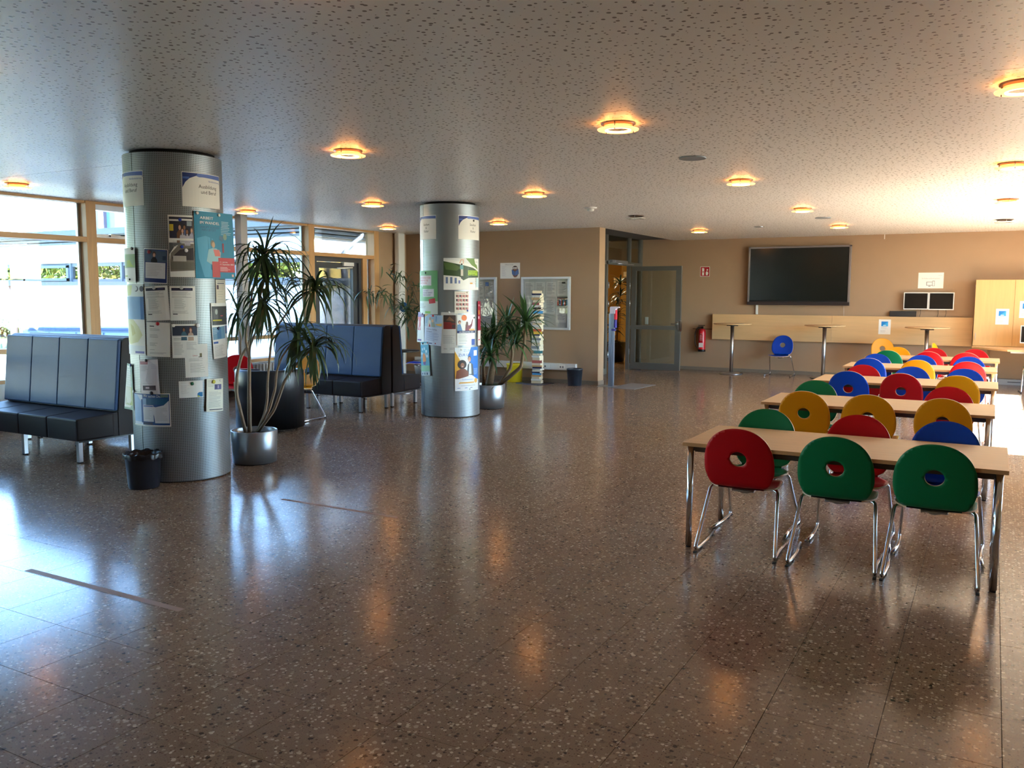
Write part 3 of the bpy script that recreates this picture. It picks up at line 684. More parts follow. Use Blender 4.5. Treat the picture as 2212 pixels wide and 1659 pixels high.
# ================================================================== POTS AND PLANTS
def pot(t, r0, r1, h, m, soil=.05, lip=.012, foot=True):
    B().lathe([(r0-.02, .012), (r0, .012), (r0+(r1-r0)*.5, h*.5), (r1, h-.004), (r1-.003, h), (r1-lip, h), (r1-lip-.002, h-.01), (r1-lip-.004, h-soil-.02), (.01, h-soil-.02)], (0, 0, 0), 48).build('pot', m, t)
    b = B(); b.lathe([(r1-lip-.005, h-soil-.004), (r1*.5, h-soil+.006), (.0+.01, h-soil)], (0, 0, 0), 32, 0, False, False); b.build('soil', M_SOIL, t)
    if foot: B().lathe([(r0-.03, 0), (r0-.03, .013), (.02, .013), (.02, 0)], (0, 0, 0), 32).build('pot_foot', M_BLACK, t)
def leaf_mesh(length, width, elev0, droop, seg=7, fold=.25, name='leaf', mats=None, tipw=.0, basew=.55):
    """strap leaf rising at elev0 and bending down by `droop` degrees in all; runs along +X"""
    b = bmesh.new(); p = Vector((0, 0, 0)); L = length/seg; prev = None
    for k in range(seg+1):
        t = k/seg; a = D(elev0-droop*t**1.15); w = width*.5*(basew+(1-basew)*min(1, t*3))*max(.03, (1-t**2.6)); n = Vector((-math.sin(a), 0, math.cos(a)))
        row = [b.verts.new(p+Vector((0, -w, 0))+n*w*fold), b.verts.new(p), b.verts.new(p+Vector((0, w, 0))+n*w*fold)]
        if prev:
            for i in (0, 1): f = b.faces.new((prev[i], prev[i+1], row[i+1], row[i])); f.smooth = True
        prev = row; p = p+Vector((math.cos(a), 0, math.sin(a)))*L
    me = bpy.data.meshes.new(name); b.to_mesh(me); b.free(); me.materials.append(mats); return me
def leafmat(name, col, col2):
    m = newmat(name); p = pr(m); n = m.node_tree.nodes; l = m.node_tree.links
    oi = n.new('ShaderNodeObjectInfo'); x = n.new('ShaderNodeMix'); x.data_type = 'RGBA'; l.new(oi.outputs['Random'], x.inputs[0])
    x.inputs[6].default_value = (*srgb(col), 1); x.inputs[7].default_value = (*srgb(col2), 1); l.new(x.outputs[2], p.inputs['Base Color'])
    p.inputs['Roughness'].default_value = .38
    tl = n.new('ShaderNodeBsdfTranslucent'); l.new(x.outputs[2], tl.inputs[0]); ms = n.new('ShaderNodeMixShader'); ms.inputs[0].default_value = .22
    l.new(p.outputs[0], ms.inputs[1]); l.new(tl.outputs[0], ms.inputs[2]); l.new(ms.outputs[0], n['Material Output'].inputs[0]); return m
def rosette(parent, c, variants, n, rnd, s0=.85, s1=1.1, tilt=(0, 0), low=0.0):
    for k in range(n):
        v = variants[min(len(variants)-1, int(len(variants)*rnd.random()**(1-low)))]
        o = link('leaf', v, parent); s = rnd.uniform(s0, s1); o.scale = (s, rnd.uniform(.85, 1.15), s)
        o.rotation_euler = (D(rnd.uniform(-14, 14)), D(rnd.uniform(-10, 10))+tilt[1], 2.39996*k+rnd.uniform(-.3, .3))
        o.location = (c[0]+rnd.uniform(-.01, .01), c[1]+rnd.uniform(-.01, .01), c[2]+rnd.uniform(-.05, .03))
LM = leafmat('dracaena_leaf', (40, 62, 42), (74, 100, 60))
dr_v = [leaf_mesh(l_, w_, e_, d_, 9, .2, mats=LM) for l_, w_, e_, d_ in ((.52, .026, 74, 60), (.60, .030, 55, 165), (.60, .036, 40, 150), (.58, .038, 18, 122), (.54, .038, 0, 100), (.52, .038, -25, 74), (.60, .036, 30, 138), (.50, .036, 55, 185), (.50, .038, -45, 50), (.48, .036, -60, 34))]
DX, DY = -6.47, 6.24
dra = thing('potted_dracaena', 'tall dracaena with bare forked stems and drooping leaves in a grey metal pot', 'plant', (DX, DY, 0))
pot(dra, .215, .228, .335, M_POT)
M_STEM = mat('pale_stem', (150, 128, 106), .8, noise=.2, nscale=60, bump=.8, bscale=120)
stems = [([(-6.545, .30), (-6.535, .7), (-6.519, 1.075)], 0, 0, .022, .017), ([(-6.519, 1.06), (-6.548, 1.11), (-6.581, 1.239), (-6.576, 1.356), (-6.523, 1.579), (-6.483, 1.768), (-6.347, 2.08)], 0, .05, .014, .010),
         ([(-6.519, 1.065), (-6.496, 1.107), (-6.468, 1.177), (-6.36, 1.328), (-6.264, 1.413), (-6.215, 1.60)], 0, -.1, .014, .010),
         ([(-6.60, .29), (-6.734, .671), (-6.739, .875), (-6.685, 1.067), (-6.609, 1.173), (-6.559, 1.31), (-6.491, 1.561), (-6.40, 1.86)], 0, .12, .018, .010),
         ([(-6.699, 1.043), (-6.699, 1.203), (-6.691, 1.255), (-6.733, 1.338), (-6.745, 1.50)], .05, .08, .008, .007), ([(-6.734, .671), (-6.786, .701), (-6.83, .79)], .02, .08, .010, .008),
         ([(-6.45, .30), (-6.346, .488), (-6.316, .645), (-6.322, .812), (-6.301, 1.049), (-6.267, 1.312), (-5.994, 1.60), (-5.74, 1.76)], 0, .1, .015, .009),
         ([(-6.44, .31), (-6.249, .565), (-6.155, .77), (-6.125, .937), (-6.053, 1.073), (-5.83, 1.30)], 0, -.05, .015, .009), ([(-6.42, .32), (-6.181, .551), (-6.064, .743), (-5.993, .861), (-5.863, .986), (-5.73, 1.085), (-5.56, 1.20)], 0, -.12, .016, .010)]
for pts, ya, yb, ra, rb in stems:
    P3 = [(x-DX, .01+ya+(yb-ya)*k/(len(pts)-1), z) for k, (x, z) in enumerate(pts)]
    B().tube(P3, ra, 8, fil=.05, taper=rb).build('stem', M_STEM, dra)
rn = random.Random(11)
for (x, yo, z, n, s) in ((-6.32, .05, 2.08, 50, 1.1), (-6.40, .13, 1.86, 28, .95), (-6.19, -.1, 1.62, 44, .95), (-5.72, .1, 1.77, 42, .95), (-5.82, -.05, 1.30, 42, .9), (-5.54, -.12, 1.22, 42, .9), (-6.745, .08, 1.50, 18, .75)):
    rosette(dra, (x-DX, yo, z), dr_v, n, rn, .8*s, 1.05*s)
# yucca
YX, YY = -6.60, 11.1
LY = leafmat('yucca_leaf', (44, 74, 46), (78, 116, 62))
yu = thing('potted_yucca', 'bushy yucca with sword-shaped leaves in a grey metal pot behind the second pillar', 'plant', (YX, YY, 0))
pot(yu, .235, .25, .36, M_POT)
M_TRK = mat('ringed_trunk', (126, 104, 78), .85, noise=.35, nscale=45, bump=1, bscale=70)
for pts, ya, yb, ra, rb in (([(-6.589, .32), (-6.55, .6), (-6.517, .72)], 0, .02, .055, .05), ([(-6.517, .70), (-6.55, 1.02)], .02, .05, .03, .022), ([(-6.452, .33), (-6.042, .64), (-5.981, .95), (-5.945, 1.30)], .02, -.05, .03, .02), ([(-6.468, .34), (-6.269, .609), (-6.238, .845), (-6.33, 1.26)], .08, .1, .026, .018), ([(-6.687, .32), (-6.728, .631), (-6.72, .9)], 0, .1, .03, .02)):
    B().tube([(x-YX, ya+(yb-ya)*k/(len(pts)-1), z) for k, (x, z) in enumerate(pts)], ra, 10, fil=.05, taper=rb).build('trunk', M_TRK, yu)
yu_v = [leaf_mesh(l_, .046, e_, d_, 7, .3, mats=LY) for l_, e_, d_ in ((.48, 80, 14), (.52, 60, 30), (.54, 42, 55), (.54, 24, 66), (.52, 5, 64), (.50, -18, 54), (.48, -38, 42), (.52, 30, 80))]
for (x, yo, z, n, s) in ((-5.945, -.05, 1.30, 48, 1.0), (-6.33, .1, 1.27, 44, .95), (-6.55, .05, 1.06, 48, .95), (-6.70, .1, .92, 30, .9), (-6.1, -.05, 1.0, 26, .8), (-6.5, -.12, .80, 26, .75)):
    rosette(yu, (x-YX, yo, z), yu_v, n, rn, .85*s, 1.08*s)
for k in range(10): 
    o = link('leaf', yu_v[5], yu); o.location = (rn.uniform(-.1, .2), rn.uniform(-.1, .1), .36); o.scale = (.5, .9, .5); o.rotation_euler = (0, D(-25), rn.uniform(0, 6.28))
# bamboo-like plant
BX, BY = -9.75, 13.95
bp = thing('potted_bamboo', 'airy bamboo-like plant with thin leaves in a greyish brown pot in the far left corner', 'plant', (BX, BY, 0))
pot(bp, .17, .24, .40, mat('brown_grey_pot', (112, 102, 96), .5))
LB = leafmat('bamboo_leaf', (56, 82, 56), (92, 116, 78))
M_CANE = mat('cane', (92, 84, 64), .6)
bl = [leaf_mesh(.24, .030, 10, 60, 4, mats=LB), leaf_mesh(.21, .028, -10, 50, 4, mats=LB), leaf_mesh(.26, .030, -35, 30, 4, mats=LB), leaf_mesh(.20, .028, 30, 60, 4, mats=LB)]
canes = [[(0, 0, .38), (.10, 0, 1.2), (.12, -.1, 1.75), (.30, -.25, 2.15)], [(.03, .02, .38), (-.05, .0, 1.3), (-.30, -.1, 1.95), (-.62, -.3, 2.22)], [(-.03, .0, .38), (-.25, -.1, 1.3), (-.70, -.35, 1.8), (-1.05, -.55, 1.72)], [(0, -.04, .38), (.16, .0, 1.1), (.30, -.1, 1.6), (.42, -.2, 1.78)], [(-.02, -.04, .38), (-.15, -.1, 1.1), (-.42, -.2, 1.55), (-.62, -.35, 1.42)], [(.02, .05, .38), (.06, .05, 1.0), (-.1, -.1, 1.45), (-.35, -.3, 1.28)]]
nl = 0
for cn in canes:
    B().tube(cn, .009, 6, fil=.2, taper=.003).build('cane', M_CANE, bp)
    V = [Vector(v) for v in cn]
    for k in range(46):
        t = 1.25+1.75*(k/45); i = min(2, int(t)); p = V[i].lerp(V[i+1], t-i)
        o = link('leaf', bl[rn.randrange(4)], bp); o.location = p+Vector((rn.gauss(0, .09), rn.gauss(0, .09), rn.gauss(0, .07))); o.rotation_euler = (D(rn.uniform(-30, 30)), D(rn.uniform(-10, 50)), rn.uniform(0, 6.28)); s = rn.uniform(1.0, 1.4); o.scale = (s, s, s)
# plants in the passage
pa = thing('passage_plant', 'big dark leafy plant in a black tub behind the open grey door', 'plant', (-8.45, 20.6, 0))
pot(pa, .22, .26, .5, M_BLACK)
LPs = leafmat('passage_leaf', (34, 48, 34), (56, 72, 44))
pv = [leaf_mesh(.42, .05, 30, 100, 6, mats=LPs), leaf_mesh(.38, .055, 5, 70, 6, mats=LPs), leaf_mesh(.40, .05, 60, 90, 6, mats=LPs)]
for a, h in ((0, 2.0), (1.5, 1.5), (3, 1.1), (4.5, .8)):
    B().tube([(.04*math.cos(a), .04*math.sin(a), .45), (.10*math.cos(a), .10*math.sin(a), h)], .014, 8).build('stem', M_STEM, pa)
    for z in (h, h-.3): rosette(pa, (.10*math.cos(a), .10*math.sin(a), z), pv, 18, rn, .8, 1.1)
# ================================================================== BINS, TOWER OF BOOKS ETC.
def bin_(x, y, r, h, lb, bag=False):
    t = thing('waste_bin', lb, 'bin', (x, y, 0), rn.uniform(0, 1), 'dark waste bins')
    mb = mat('bin_plastic', (32, 38, 48), .38)
    B().lathe([(r*.55, .0), (r*.80, .0), (r*.83, .01), (r*.96, h-.025), (r, h-.022), (r, h), (r-.008, h), (r*.94, h-.02), (r*.81, .02), (r*.5, .018)], (0, 0, 0), 40).build('bucket', mb, t)
    if bag:
        b = B(); N = 48; rings = []
        for i, (rr, z) in enumerate([(r*.80, h*.75), (r*.92, h-.015), (r*1.0, h+.012), (r*1.03, h+.0), (r*1.02, h-.035)]):
            rings.append([Vector(((rr+.006*math.sin(k*2.1+i)+.004*math.sin(k*.9))*math.cos(2*PI*k/N), (rr+.006*math.sin(k*2.1+i))*math.sin(2*PI*k/N), z+.007*math.sin(k*1.3+i*.8))) for k in range(N)])
        b.skin(rings, True, 0, False, False); b.build('bin_liner', mat('bin_liner', (20, 22, 28), .3), t)
bin_(-6.47, 4.93, .155, .30, 'dark blue-black waste bin with a liner at the foot of the first pillar', True)
bin_(-6.85, 14.70, .155, .32, 'black waste bin against the brown wall below the wall trunking')
yb = thing('yellow_pot', 'yellow cylindrical plant pot on the floor behind the yucca', 'pot', (-8.16, 14.72, 0)); 
B().lathe([(.14, 0), (.15, .01), (.155, .33), (.165, .335), (.165, .36), (.15, .36), (.148, .30), (.01, .30)], (0, 0, 0), 40).build('pot', mat('yellow_glaze', (226, 206, 40), .4), yb)
B().lathe([(.147, .302), (.08, .312), (.01, .308)], (0, 0, 0), 24, 0, False, False).build('soil', M_SOIL, yb)
bs = thing('book_tower_base', 'flat grey metal base plate and rod under the tower of books', 'base plate', (-7.67, 14.62, 0))
b = B(); b.box(-.30, -.20, 0, .30, .24, .012, .002, M=Matrix.Rotation(D(-14), 4, 'Z')); b.build('plate', mat('dark_plate', (70, 72, 80), .35, .5), bs)
B().box(-.004, .135, .01, .004, .145, 1.78).build('rod', M_STEEL, bs)
bcols = [('cream', (222, 206, 170)), ('dark blue', (30, 40, 80)), ('white', (224, 224, 216)), ('tan', (202, 164, 112)), ('black', (30, 30, 34)), ('dusty red', (168, 92, 88)), ('white', (224, 224, 216)), ('black', (30, 30, 34)), ('dark blue', (30, 40, 80)), ('light blue', (70, 150, 210)), ('cream', (222, 206, 170)), ('tan', (202, 164, 112)), ('navy', (36, 38, 76)), ('white', (224, 224, 216)), ('cream', (222, 206, 170)), ('white', (224, 224, 216)), ('slate', (54, 62, 72)), ('orange-red', (196, 96, 66)), ('yellow', (220, 180, 70)), ('dark blue', (30, 40, 80)), ('white', (224, 224, 216)), ('grey', (140, 146, 152)), ('white', (224, 224, 216)), ('cream', (222, 206, 170)), ('white', (224, 224, 216)), ('grey', (140, 146, 152)), ('white', (224, 224, 216)), ('teal', (60, 120, 130)), ('black', (30, 30, 34)), ('white', (224, 224, 216)), ('cream', (222, 206, 170)), ('dusty red', (168, 92, 88)), ('cream', (222, 206, 170)), ('tan', (202, 164, 112)), ('navy', (36, 38, 76)), ('white', (224, 224, 216)), ('plum', (80, 50, 80)), ('navy', (36, 38, 76)), ('light blue', (70, 150, 210)), ('tan', (202, 164, 112)), ('cream', (222, 206, 170)), ('white', (224, 224, 216)), ('cream', (222, 206, 170))]
nb = len(bcols); zt = 1.78; zb = .013; hs = [rn.uniform(.7, 1.4) for _ in bcols]; tot = sum(hs); z = zb
M_PAGES = mat('book_pages', (226, 214, 186), .8)
nth = lambda k: '%d%s' % (k, 'th' if 10 <= k % 100 <= 20 else {1: 'st', 2: 'nd', 3: 'rd'}.get(k % 10, 'th'))
books = []
for k in range(nb-1, -1, -1):
    cn, cc = bcols[k]; th = hs[k]/tot*(zt-zb)
    lb = ('topmost %s book of the tall book tower' % cn) if k == 0 else ('bottommost %s book of the tall book tower, resting on the plate' % cn) if k == nb-1 else '%s book, %s from the top of the tall book tower' % (cn, nth(k+1))
    t = thing('book', lb, 'book', (-7.60+rn.uniform(-.012, .012), 14.62+rn.uniform(-.012, .012), z), D(rn.uniform(-14, 14) if k % 9 else 24), 'books stacked in the tower')
    w, d = rn.uniform(.17, .20), rn.uniform(.13, .14); th2 = th-.0004
    mc = mat('cover_'+cn.replace(' ', '_').replace('-', '_'), cc, .5)
    B().box(-w/2, -d/2, 0, w/2, d/2, .0025).box(-w/2, -d/2, th2-.0025, w/2, d/2, th2).box(-w/2, -d/2, 0, -w/2+w*(1 if k % 4 else .0)+(0 if k % 4 else .003), -d/2+.003, th2).build('cover', mc, t)
    B().box(-w/2+.005, -d/2+.0035, .0026, w/2-.005, d/2-.004, th2-.0026).build('pages', M_PAGES, t)
    z += th
# sanitiser stand and mat
ss = thing('sanitiser_stand', 'slim aluminium hand-sanitiser stand at the end of the brown wall', 'sanitiser stand', (-6.17, 14.90, 0))
B().box(-.24, -.16, 0, .10, .14, .006, .001).build('base_plate', M_STEEL, ss)
b = B(); b.box(-.075, -.03, .006, -.01, .03, 1.36, .006); b.box(-.008, -.026, .006, .03, .026, 1.36, .006); b.build('column', mat('blueish_aluminium', (150, 164, 184), .35, .7), ss)
b = B(); b.prism([(-.05, 1.36), (-.05, 1.47), (-.035, 1.49), (.11, 1.49), (.12, 1.475), (.06, 1.45), (.05, 1.36)], 1, -.045, .045); b.build('dispenser', mat('pale_lilac_plastic', (214, 210, 228), .4), ss)
b = B(); b.box(.032, -.035, 1.25, .07, .035, 1.43, .008); b.build('bottle', mat('red_label', (206, 50, 66), .4), ss)
b = B(); b.box(.031, -.04, 1.10, .062, .04, 1.245, .004); b.box(-.02, -.035, 1.04, .045, .035, 1.08, .004); b.build('drip_holder', mat('indigo_plastic', (60, 60, 140), .4), ss)
b = B(); b.box(-.26, -.5, 0, .26, .5, .006, .001, M=Matrix.Translation((-5.84, 15.1, 0)) @ Matrix.Rotation(D(-3), 4, 'Z')); o = b.build('door_mat', mat('grey_mat', (120, 118, 116), .95, noise=.2, nscale=90)); tag(o, 'flat grey mat on the floor in front of the open door', 'mat')

# ================================================================== WALL FITTINGS
# perimeter trunking below the notice cabinets
tr = thing('wall_trunking', 'long white cable trunking with sockets low on the brown notice wall', 'cable trunking', (0, 0, 0))
B().box(-10.70, 14.91, .255, -6.93, 14.98, .385, .004).build('duct', M_WHITE, tr)
for x, cc in ((-7.22, 2), (-7.55, 1), (-8.3, 2), (-9.2, 2), (-10.1, 2)):
    p_ = B().box(x-.06, 14.904, .28, x+.06, 14.911, .36, .002).build('socket_plate', mat('socket_white', (238, 238, 234), .4), tr)
    for q in range(cc): B().box(x-.045+q*.05, 14.901, .30, x-.015+q*.05, 14.905, .335).build('socket', mat('socket_grey', (120, 122, 124), .5), p_)
tr2 = thing('skirting_heater', 'low grey grille duct at the foot of the far wall on the right', 'heater', (0, 0, 0))
B().box(-.22, 19.12, 0, XR, 19.3, .11, .005).build('duct', mat('heater_grey', (166, 168, 168), .5), tr2)
for k in range(8): B().box(-.1+k*.4, 19.112, .05, .12+k*.4, 19.12, .065).build('slot', M_DARKF, tr2)
# glazed notice cabinets
def lines(b, x0, x1, z, n, dz, y, mi, rnd, hh=.006):
    for k in range(n): b.box(x0, y, z-k*dz-hh, x0+(x1-x0)*rnd.uniform(.55, 1), y+.0006, z-k*dz, mi=mi)
M_INK = mat('ink_grey', (120, 120, 124), .8); M_INKD = mat('ink_dark', (40, 42, 50), .8); M_PH = mat('photo_dark', (86, 70, 84), .5); M_PB = mat('print_blue', (60, 100, 190), .6); M_PR = mat('print_red', (200, 70, 80), .6); M_SKIN = mat('print_skin', (214, 164, 140), .6)
def cabinet(x0, x1, z0, z1, lb, papers):
    t = thing('notice_cabinet', lb, 'notice cabinet', (x0, 14.98, z0), 0, 'glazed notice cabinets'); w, h = x1-x0, z1-z0
    B().box(.01, -.012, .01, w-.01, 0, h-.01).build('back_board', mat('cabinet_back', (206, 208, 204), .6), t)
    f = B(); f.box(0, -.055, 0, w, 0, .045, .004); f.box(0, -.055, h-.045, w, 0, h, .004); f.box(0, -.055, .045, .045, 0, h-.045, .004); f.box(w-.045, -.055, .045, w, 0, h-.045, .004); f.build('frame', mat('cabinet_aluminium', (206, 210, 214), .4, .3), t)
    B().box(.045, -.045, .045, w-.045, -.041, h-.045).build('glass_pane', M_CGLASS, t)
    for (px, pz, pw, ph, kind) in papers:
        b = B(); b.box(px, -.0135, pz, px+pw, -.0125, pz+ph)
        if kind == 'photo':
            b.box(px+.01, -.0145, pz+.0, px+pw-.0, -.0137, pz+ph, mi=3)
            for q in range(9): b.box(px+.02+q*pw*.1, -.0152, pz+.01, px+.045+q*pw*.1, -.0146, pz+ph*rn.uniform(.5, .7), mi=[5, 2, 4][q % 3]); b.box(px+.026+q*pw*.1, -.0153, pz+ph*.7, px+.04+q*pw*.1, -.0147, pz+ph*.8, mi=6)
        else:
            lines(b, px+.02, px+pw-.02, pz+ph-.03, int((ph-.05)/.022), .022, -.0145, 1, rn)
            if kind == 'logo': b.box(px+pw*.45, -.0148, pz+ph-.05, px+pw*.8, -.0146, pz+ph-.02, mi=2)
            if kind == 'blue': b.box(px+.01, -.0152, pz+ph-.09, px+.09, -.0146, pz+ph-.01, mi=4)
        b.build('notice', [M_PAPER, M_INK, M_INKD, M_PH, M_PB, M_PR, M_SKIN], t)
cabinet(-8.14, -7.08, 1.03, 2.05, 'aluminium glazed notice cabinet behind the tower of books', [(.07, .62, .21, .30, 'txt'), (.30, .62, .21, .30, 'txt'), (.54, .64, .21, .28, 'txt'), (.78, .66, .21, .28, 'logo'), (.76, .46, .24, .18, 'photo'), (.76, .14, .21, .29, 'txt'), (.52, .30, .21, .30, 'txt'), (.30, .25, .21, .30, 'txt'), (.07, .22, .21, .30, 'txt')])
cabinet(-9.77, -8.71, 1.04, 2.05, 'aluminium glazed notice cabinet partly hidden by the second pillar', [(.78, .62, .21, .30, 'blue'), (.54, .62, .21, .30, 'txt'), (.30, .62, .21, .30, 'txt'), (.78, .28, .21, .30, 'txt'), (.54, .28, .21, .30, 'txt'), (.30, .28, .21, .30, 'blue'), (.07, .4, .21, .30, 'txt')])
# flat-screen display on the far wall
tv = thing('wall_screen', 'large dark widescreen display with a silver frame on the brown far wall', 'screen', (-3.71, 19.3, 1.55))
b = B(); b.box(-1.05, -.10, 0, 1.05, -.02, 1.20, .01); b.build('housing', M_BLACK, tv)
b = B(); b.box(-1.06, -.115, .02, -1.02, -.03, 1.21, .006); b.box(1.02, -.115, .02, 1.06, -.03, 1.21, .006); b.box(-1.06, -.115, 1.17, 1.06, -.03, 1.21, .006); b.build('frame', mat('silver_bezel', (150, 144, 146), .35, .6), tv)
b = B(); b.box(-1.02, -.108, .05, 1.02, -.101, 1.17, .002); b.build('display', M_SCREEN, tv)
b = B(); b.prism([(-.14, -.05), (-.13, .02), (-.03, .03), (-.03, -.05)], 0, -1.06, 1.06); b.build('tray', mat('dark_bezel', (60, 54, 56), .3, .4), tv)
B().box(-.4, -.02, .3, .4, 0, .9).build('wall_bracket', M_BLACK, tv)
o = B().box(-4.60, 19.27, 1.29, -4.55, 19.3, 1.53, .003).build('cable_cover', M_WHITE); tag(o, 'short white cable cover between the dark screen and the beech board', 'cable cover')
o = B().tube([(-2.77, 19.28, 1.52), (-2.76, 19.27, 1.40), (-2.76, 19.285, 1.28)], .003, 6).build('cable', M_WHITE); tag(o, 'thin cable hanging below the right end of the dark screen', 'cable')
o = B().box(-7.18, 19.285, 1.02, -7.10, 19.3, 1.19, .003).box(-7.17, 19.28, 1.03, -7.11, 19.286, 1.10, .002).box(-7.17, 19.28, 1.11, -7.11, 19.286, 1.18, .002).build('light_switch', M_WHITE); tag(o, 'white double light switch seen through the glass of the open door', 'light switch')
# beech board, paper notice
wb = thing('wall_board', 'long horizontal beech board fixed along the brown far wall', 'wall board', (0, 0, 0))
B().box(-5.54, 19.2, .72, -2.98, 19.24, 1.285, .002).build('board', M_BEECH, wb); B().box(-2.977, 19.2, .72, -.345, 19.24, 1.285, .002).build('board', M_BEECH, wb)
for x in (-5.2, -3.2, -2.7, -.6): B().box(x, 19.24, .8, x+.08, 19.3, 1.2).build('batten', M_BEECH, wb)
# cupboard and worktop
cb = thing('wall_cupboard', 'beech wall cupboard with flat doors at the right above the worktop', 'cupboard', (-.33, 18.9, .755))
B().box(0, .02, 0, 2.64, .4, 1.265, .002).build('body', M_BEECHV, cb)
for k in range(4):
    d_ = B().box(.003+k*.66, 0, .003, .657+k*.66, .019, 1.262, .0015).build('door', M_BEECHV, cb)
    hx = .62+k*.66 if k % 2 else .04+k*.66
    B().tube([(hx, 0, .12), (hx, -.022, .12), (hx, -.022, .24), (hx, 0, .24)], .004, 6, fil=.01).build('handle', M_STEEL, d_)
    if k < 1: B().box(-.006, .0, 1.13, 0, .02, 1.17).build('hinge', M_STEEL, cb)
wt = thing('worktop', 'beech worktop under the wall cupboard at the right edge', 'worktop', (0, 0, 0))
B().prism([(-.33, 19.28), (-.33, 18.55), (.25, 17.75), (3.15, 17.75), (3.15, 19.28)], 2, .72, .752).build('top', M_BEECH, wt)
for x, y in ((-.05, 18.55), (.6, 17.9), (1.9, 17.9), (3.05, 17.9)): B().cyl((x, y), .02, 0, .72, 16).build('leg', M_CHROME, wt)
B().box(.3, 17.80, .69, 3.1, 17.84, .719).build('rail', M_ALU, wt)
def monitor(x, y, z, w, h, lb, grp='flat monitors with white frames', stand=False):
    t = thing('monitor', lb, 'monitor', (x, y, z), 0, grp)
    b = B(); b.box(-w/2, -.03, 0, w/2, 0, h, .004); b.build('housing', M_WHITE, t)
    b = B(); b.box(-w/2+.018, -.0325, .02, w/2-.018, -.0302, h-.018); b.build('display', mat('monitor_screen', (24, 22, 20), .25), t)
    if stand: B().box(-.03, 0, -.09, .03, .03, .06).box(-.11, -.08, -z+.753, .11, .08, -z+.765, .003).box(-.03, -.01, -z+.76, .03, .02, 0).build('stand', M_WHITE, t)
    else: B().box(-.05, 0, .1, .05, 19.3-y, .22).build('wall_mount', M_BLACK, t)
    return t
monitor(-1.385, 19.22, 1.435, .455, .345, 'left one of two small monitors on the brown wall above the board')
monitor(-.925, 19.22, 1.43, .455, .35, 'right one of two small monitors on the brown wall above the board')
monitor(.70, 18.6, .84, .50, .33, 'white-framed monitor on the worktop cut by the right edge', stand=True)
for x, lb in ((-1.30, 'thin cable hanging below the left small monitor'), (-.98, 'dark cable with a plug below the right small monitor'), (-.84, 'thin cable below the right end of the right small monitor')):
    o = B().tube([(x, 19.27, 1.46), (x+.008, 19.262, 1.36), (x-.01, 19.27, 1.288)], .004, 6).build('cable', M_BLACK); tag(o, lb, 'cable', 'thin cables under the small monitors')
kb = thing('keyboard', 'black keyboard leaning against the wall on top of the beech board', 'keyboard', (-1.62, 19.235, 1.287)); kb.rotation_euler = (D(-18), 0, 0)
B().box(-.25, -.012, 0, .25, .012, .115, .004).build('case', M_BLACK, kb)
for i in range(5): B().box(-.235, -.016, .014+i*.019, .235, -.0125, .028+i*.019).build('key_row', mat('key_grey', (50, 50, 52), .5), kb)
# fire extinguisher and sign
fe = thing('fire_extinguisher', 'red fire extinguisher hanging on the brown wall left of the beech board', 'fire extinguisher', (-5.77, 19.2, .44))
M_RED = mat('extinguisher_red', (196, 22, 36), .3)
B().lathe([(.06, 0), (.078, .012), (.08, .05), (.08, .44), (.07, .485), (.035, .51), (.02, .515)], (0, 0, 0), 32).build('cylinder', M_RED, fe)
B().lathe([(.05, -.012), (.084, -.01), (.084, .04), (.081, .041)], (0, 0, 0), 32, 0, True, False).build('foot_ring', M_BLACK, fe)
B().box(-.02, -.03, .51, .02, .03, .56, .005).box(-.10, -.015, .535, .02, .015, .555, .004).box(-.09, -.012, .575, .06, .012, .59, .003).build('valve', M_BLACK, fe)
B().tube([(-.02, 0, .54), (-.12, -.01, .53), (-.165, -.01, .38), (-.15, -.02, .16), (-.09, -.03, .06)], .011, 8, fil=.06).build('hose', M_BLACK, fe)
b = B(); b.box(-.045, -.0825, .09, .045, -.0805, .19); b.build('label', M_PAPER, fe)
b = B()
for k in range(5): b.box(-.03+.002*k, -.0823, .25+k*.035, .04-.004*k, -.0805, .262+k*.035)
b.build('print', mat('pale_print', (226, 190, 186), .6), fe)
B().box(-.02, .07, .35, .02, .1, .5).build('wall_bracket', M_BLACK, fe)
o = B().box(-6.02, 19.293, .93, -5.55, 19.3, .95).build('wall_cable', mat('brown_cable_cover', (96, 70, 52), .7)); tag(o, 'thin brown cable strip on the wall between door leaf and beech board', 'cable')
o = B().box(-2.035, 19.2, 2.86, -2.02, 19.215, 2.96).box(-2.035, 19.2, 2.86, -2.02, 19.23, 2.868).build('ceiling_hook', M_WHITE); tag(o, 'small white hook under the ceiling before the far wall', 'hook')
# radiator under the window
ra = thing('radiator', 'ribbed radiator below the window sill behind the tub armchair', 'radiator', (-10.72, 10.3, 0))
M_RAD = mat('radiator_white', (190, 188, 182), .45)
for k in range(22): B().box(-.06, k*.075, .12, .06, k*.075+.045, .54, .012).build('rib', M_RAD, ra)
B().box(-.03, 0, .12, .03, 1.62, .16).box(-.03, 0, .5, .03, 1.62, .53).build('pipe', M_RAD, ra)
for k in (0.1, 1.5): B().box(-.02, k, 0, .02, k+.03, .12).build('foot', M_RAD, ra)

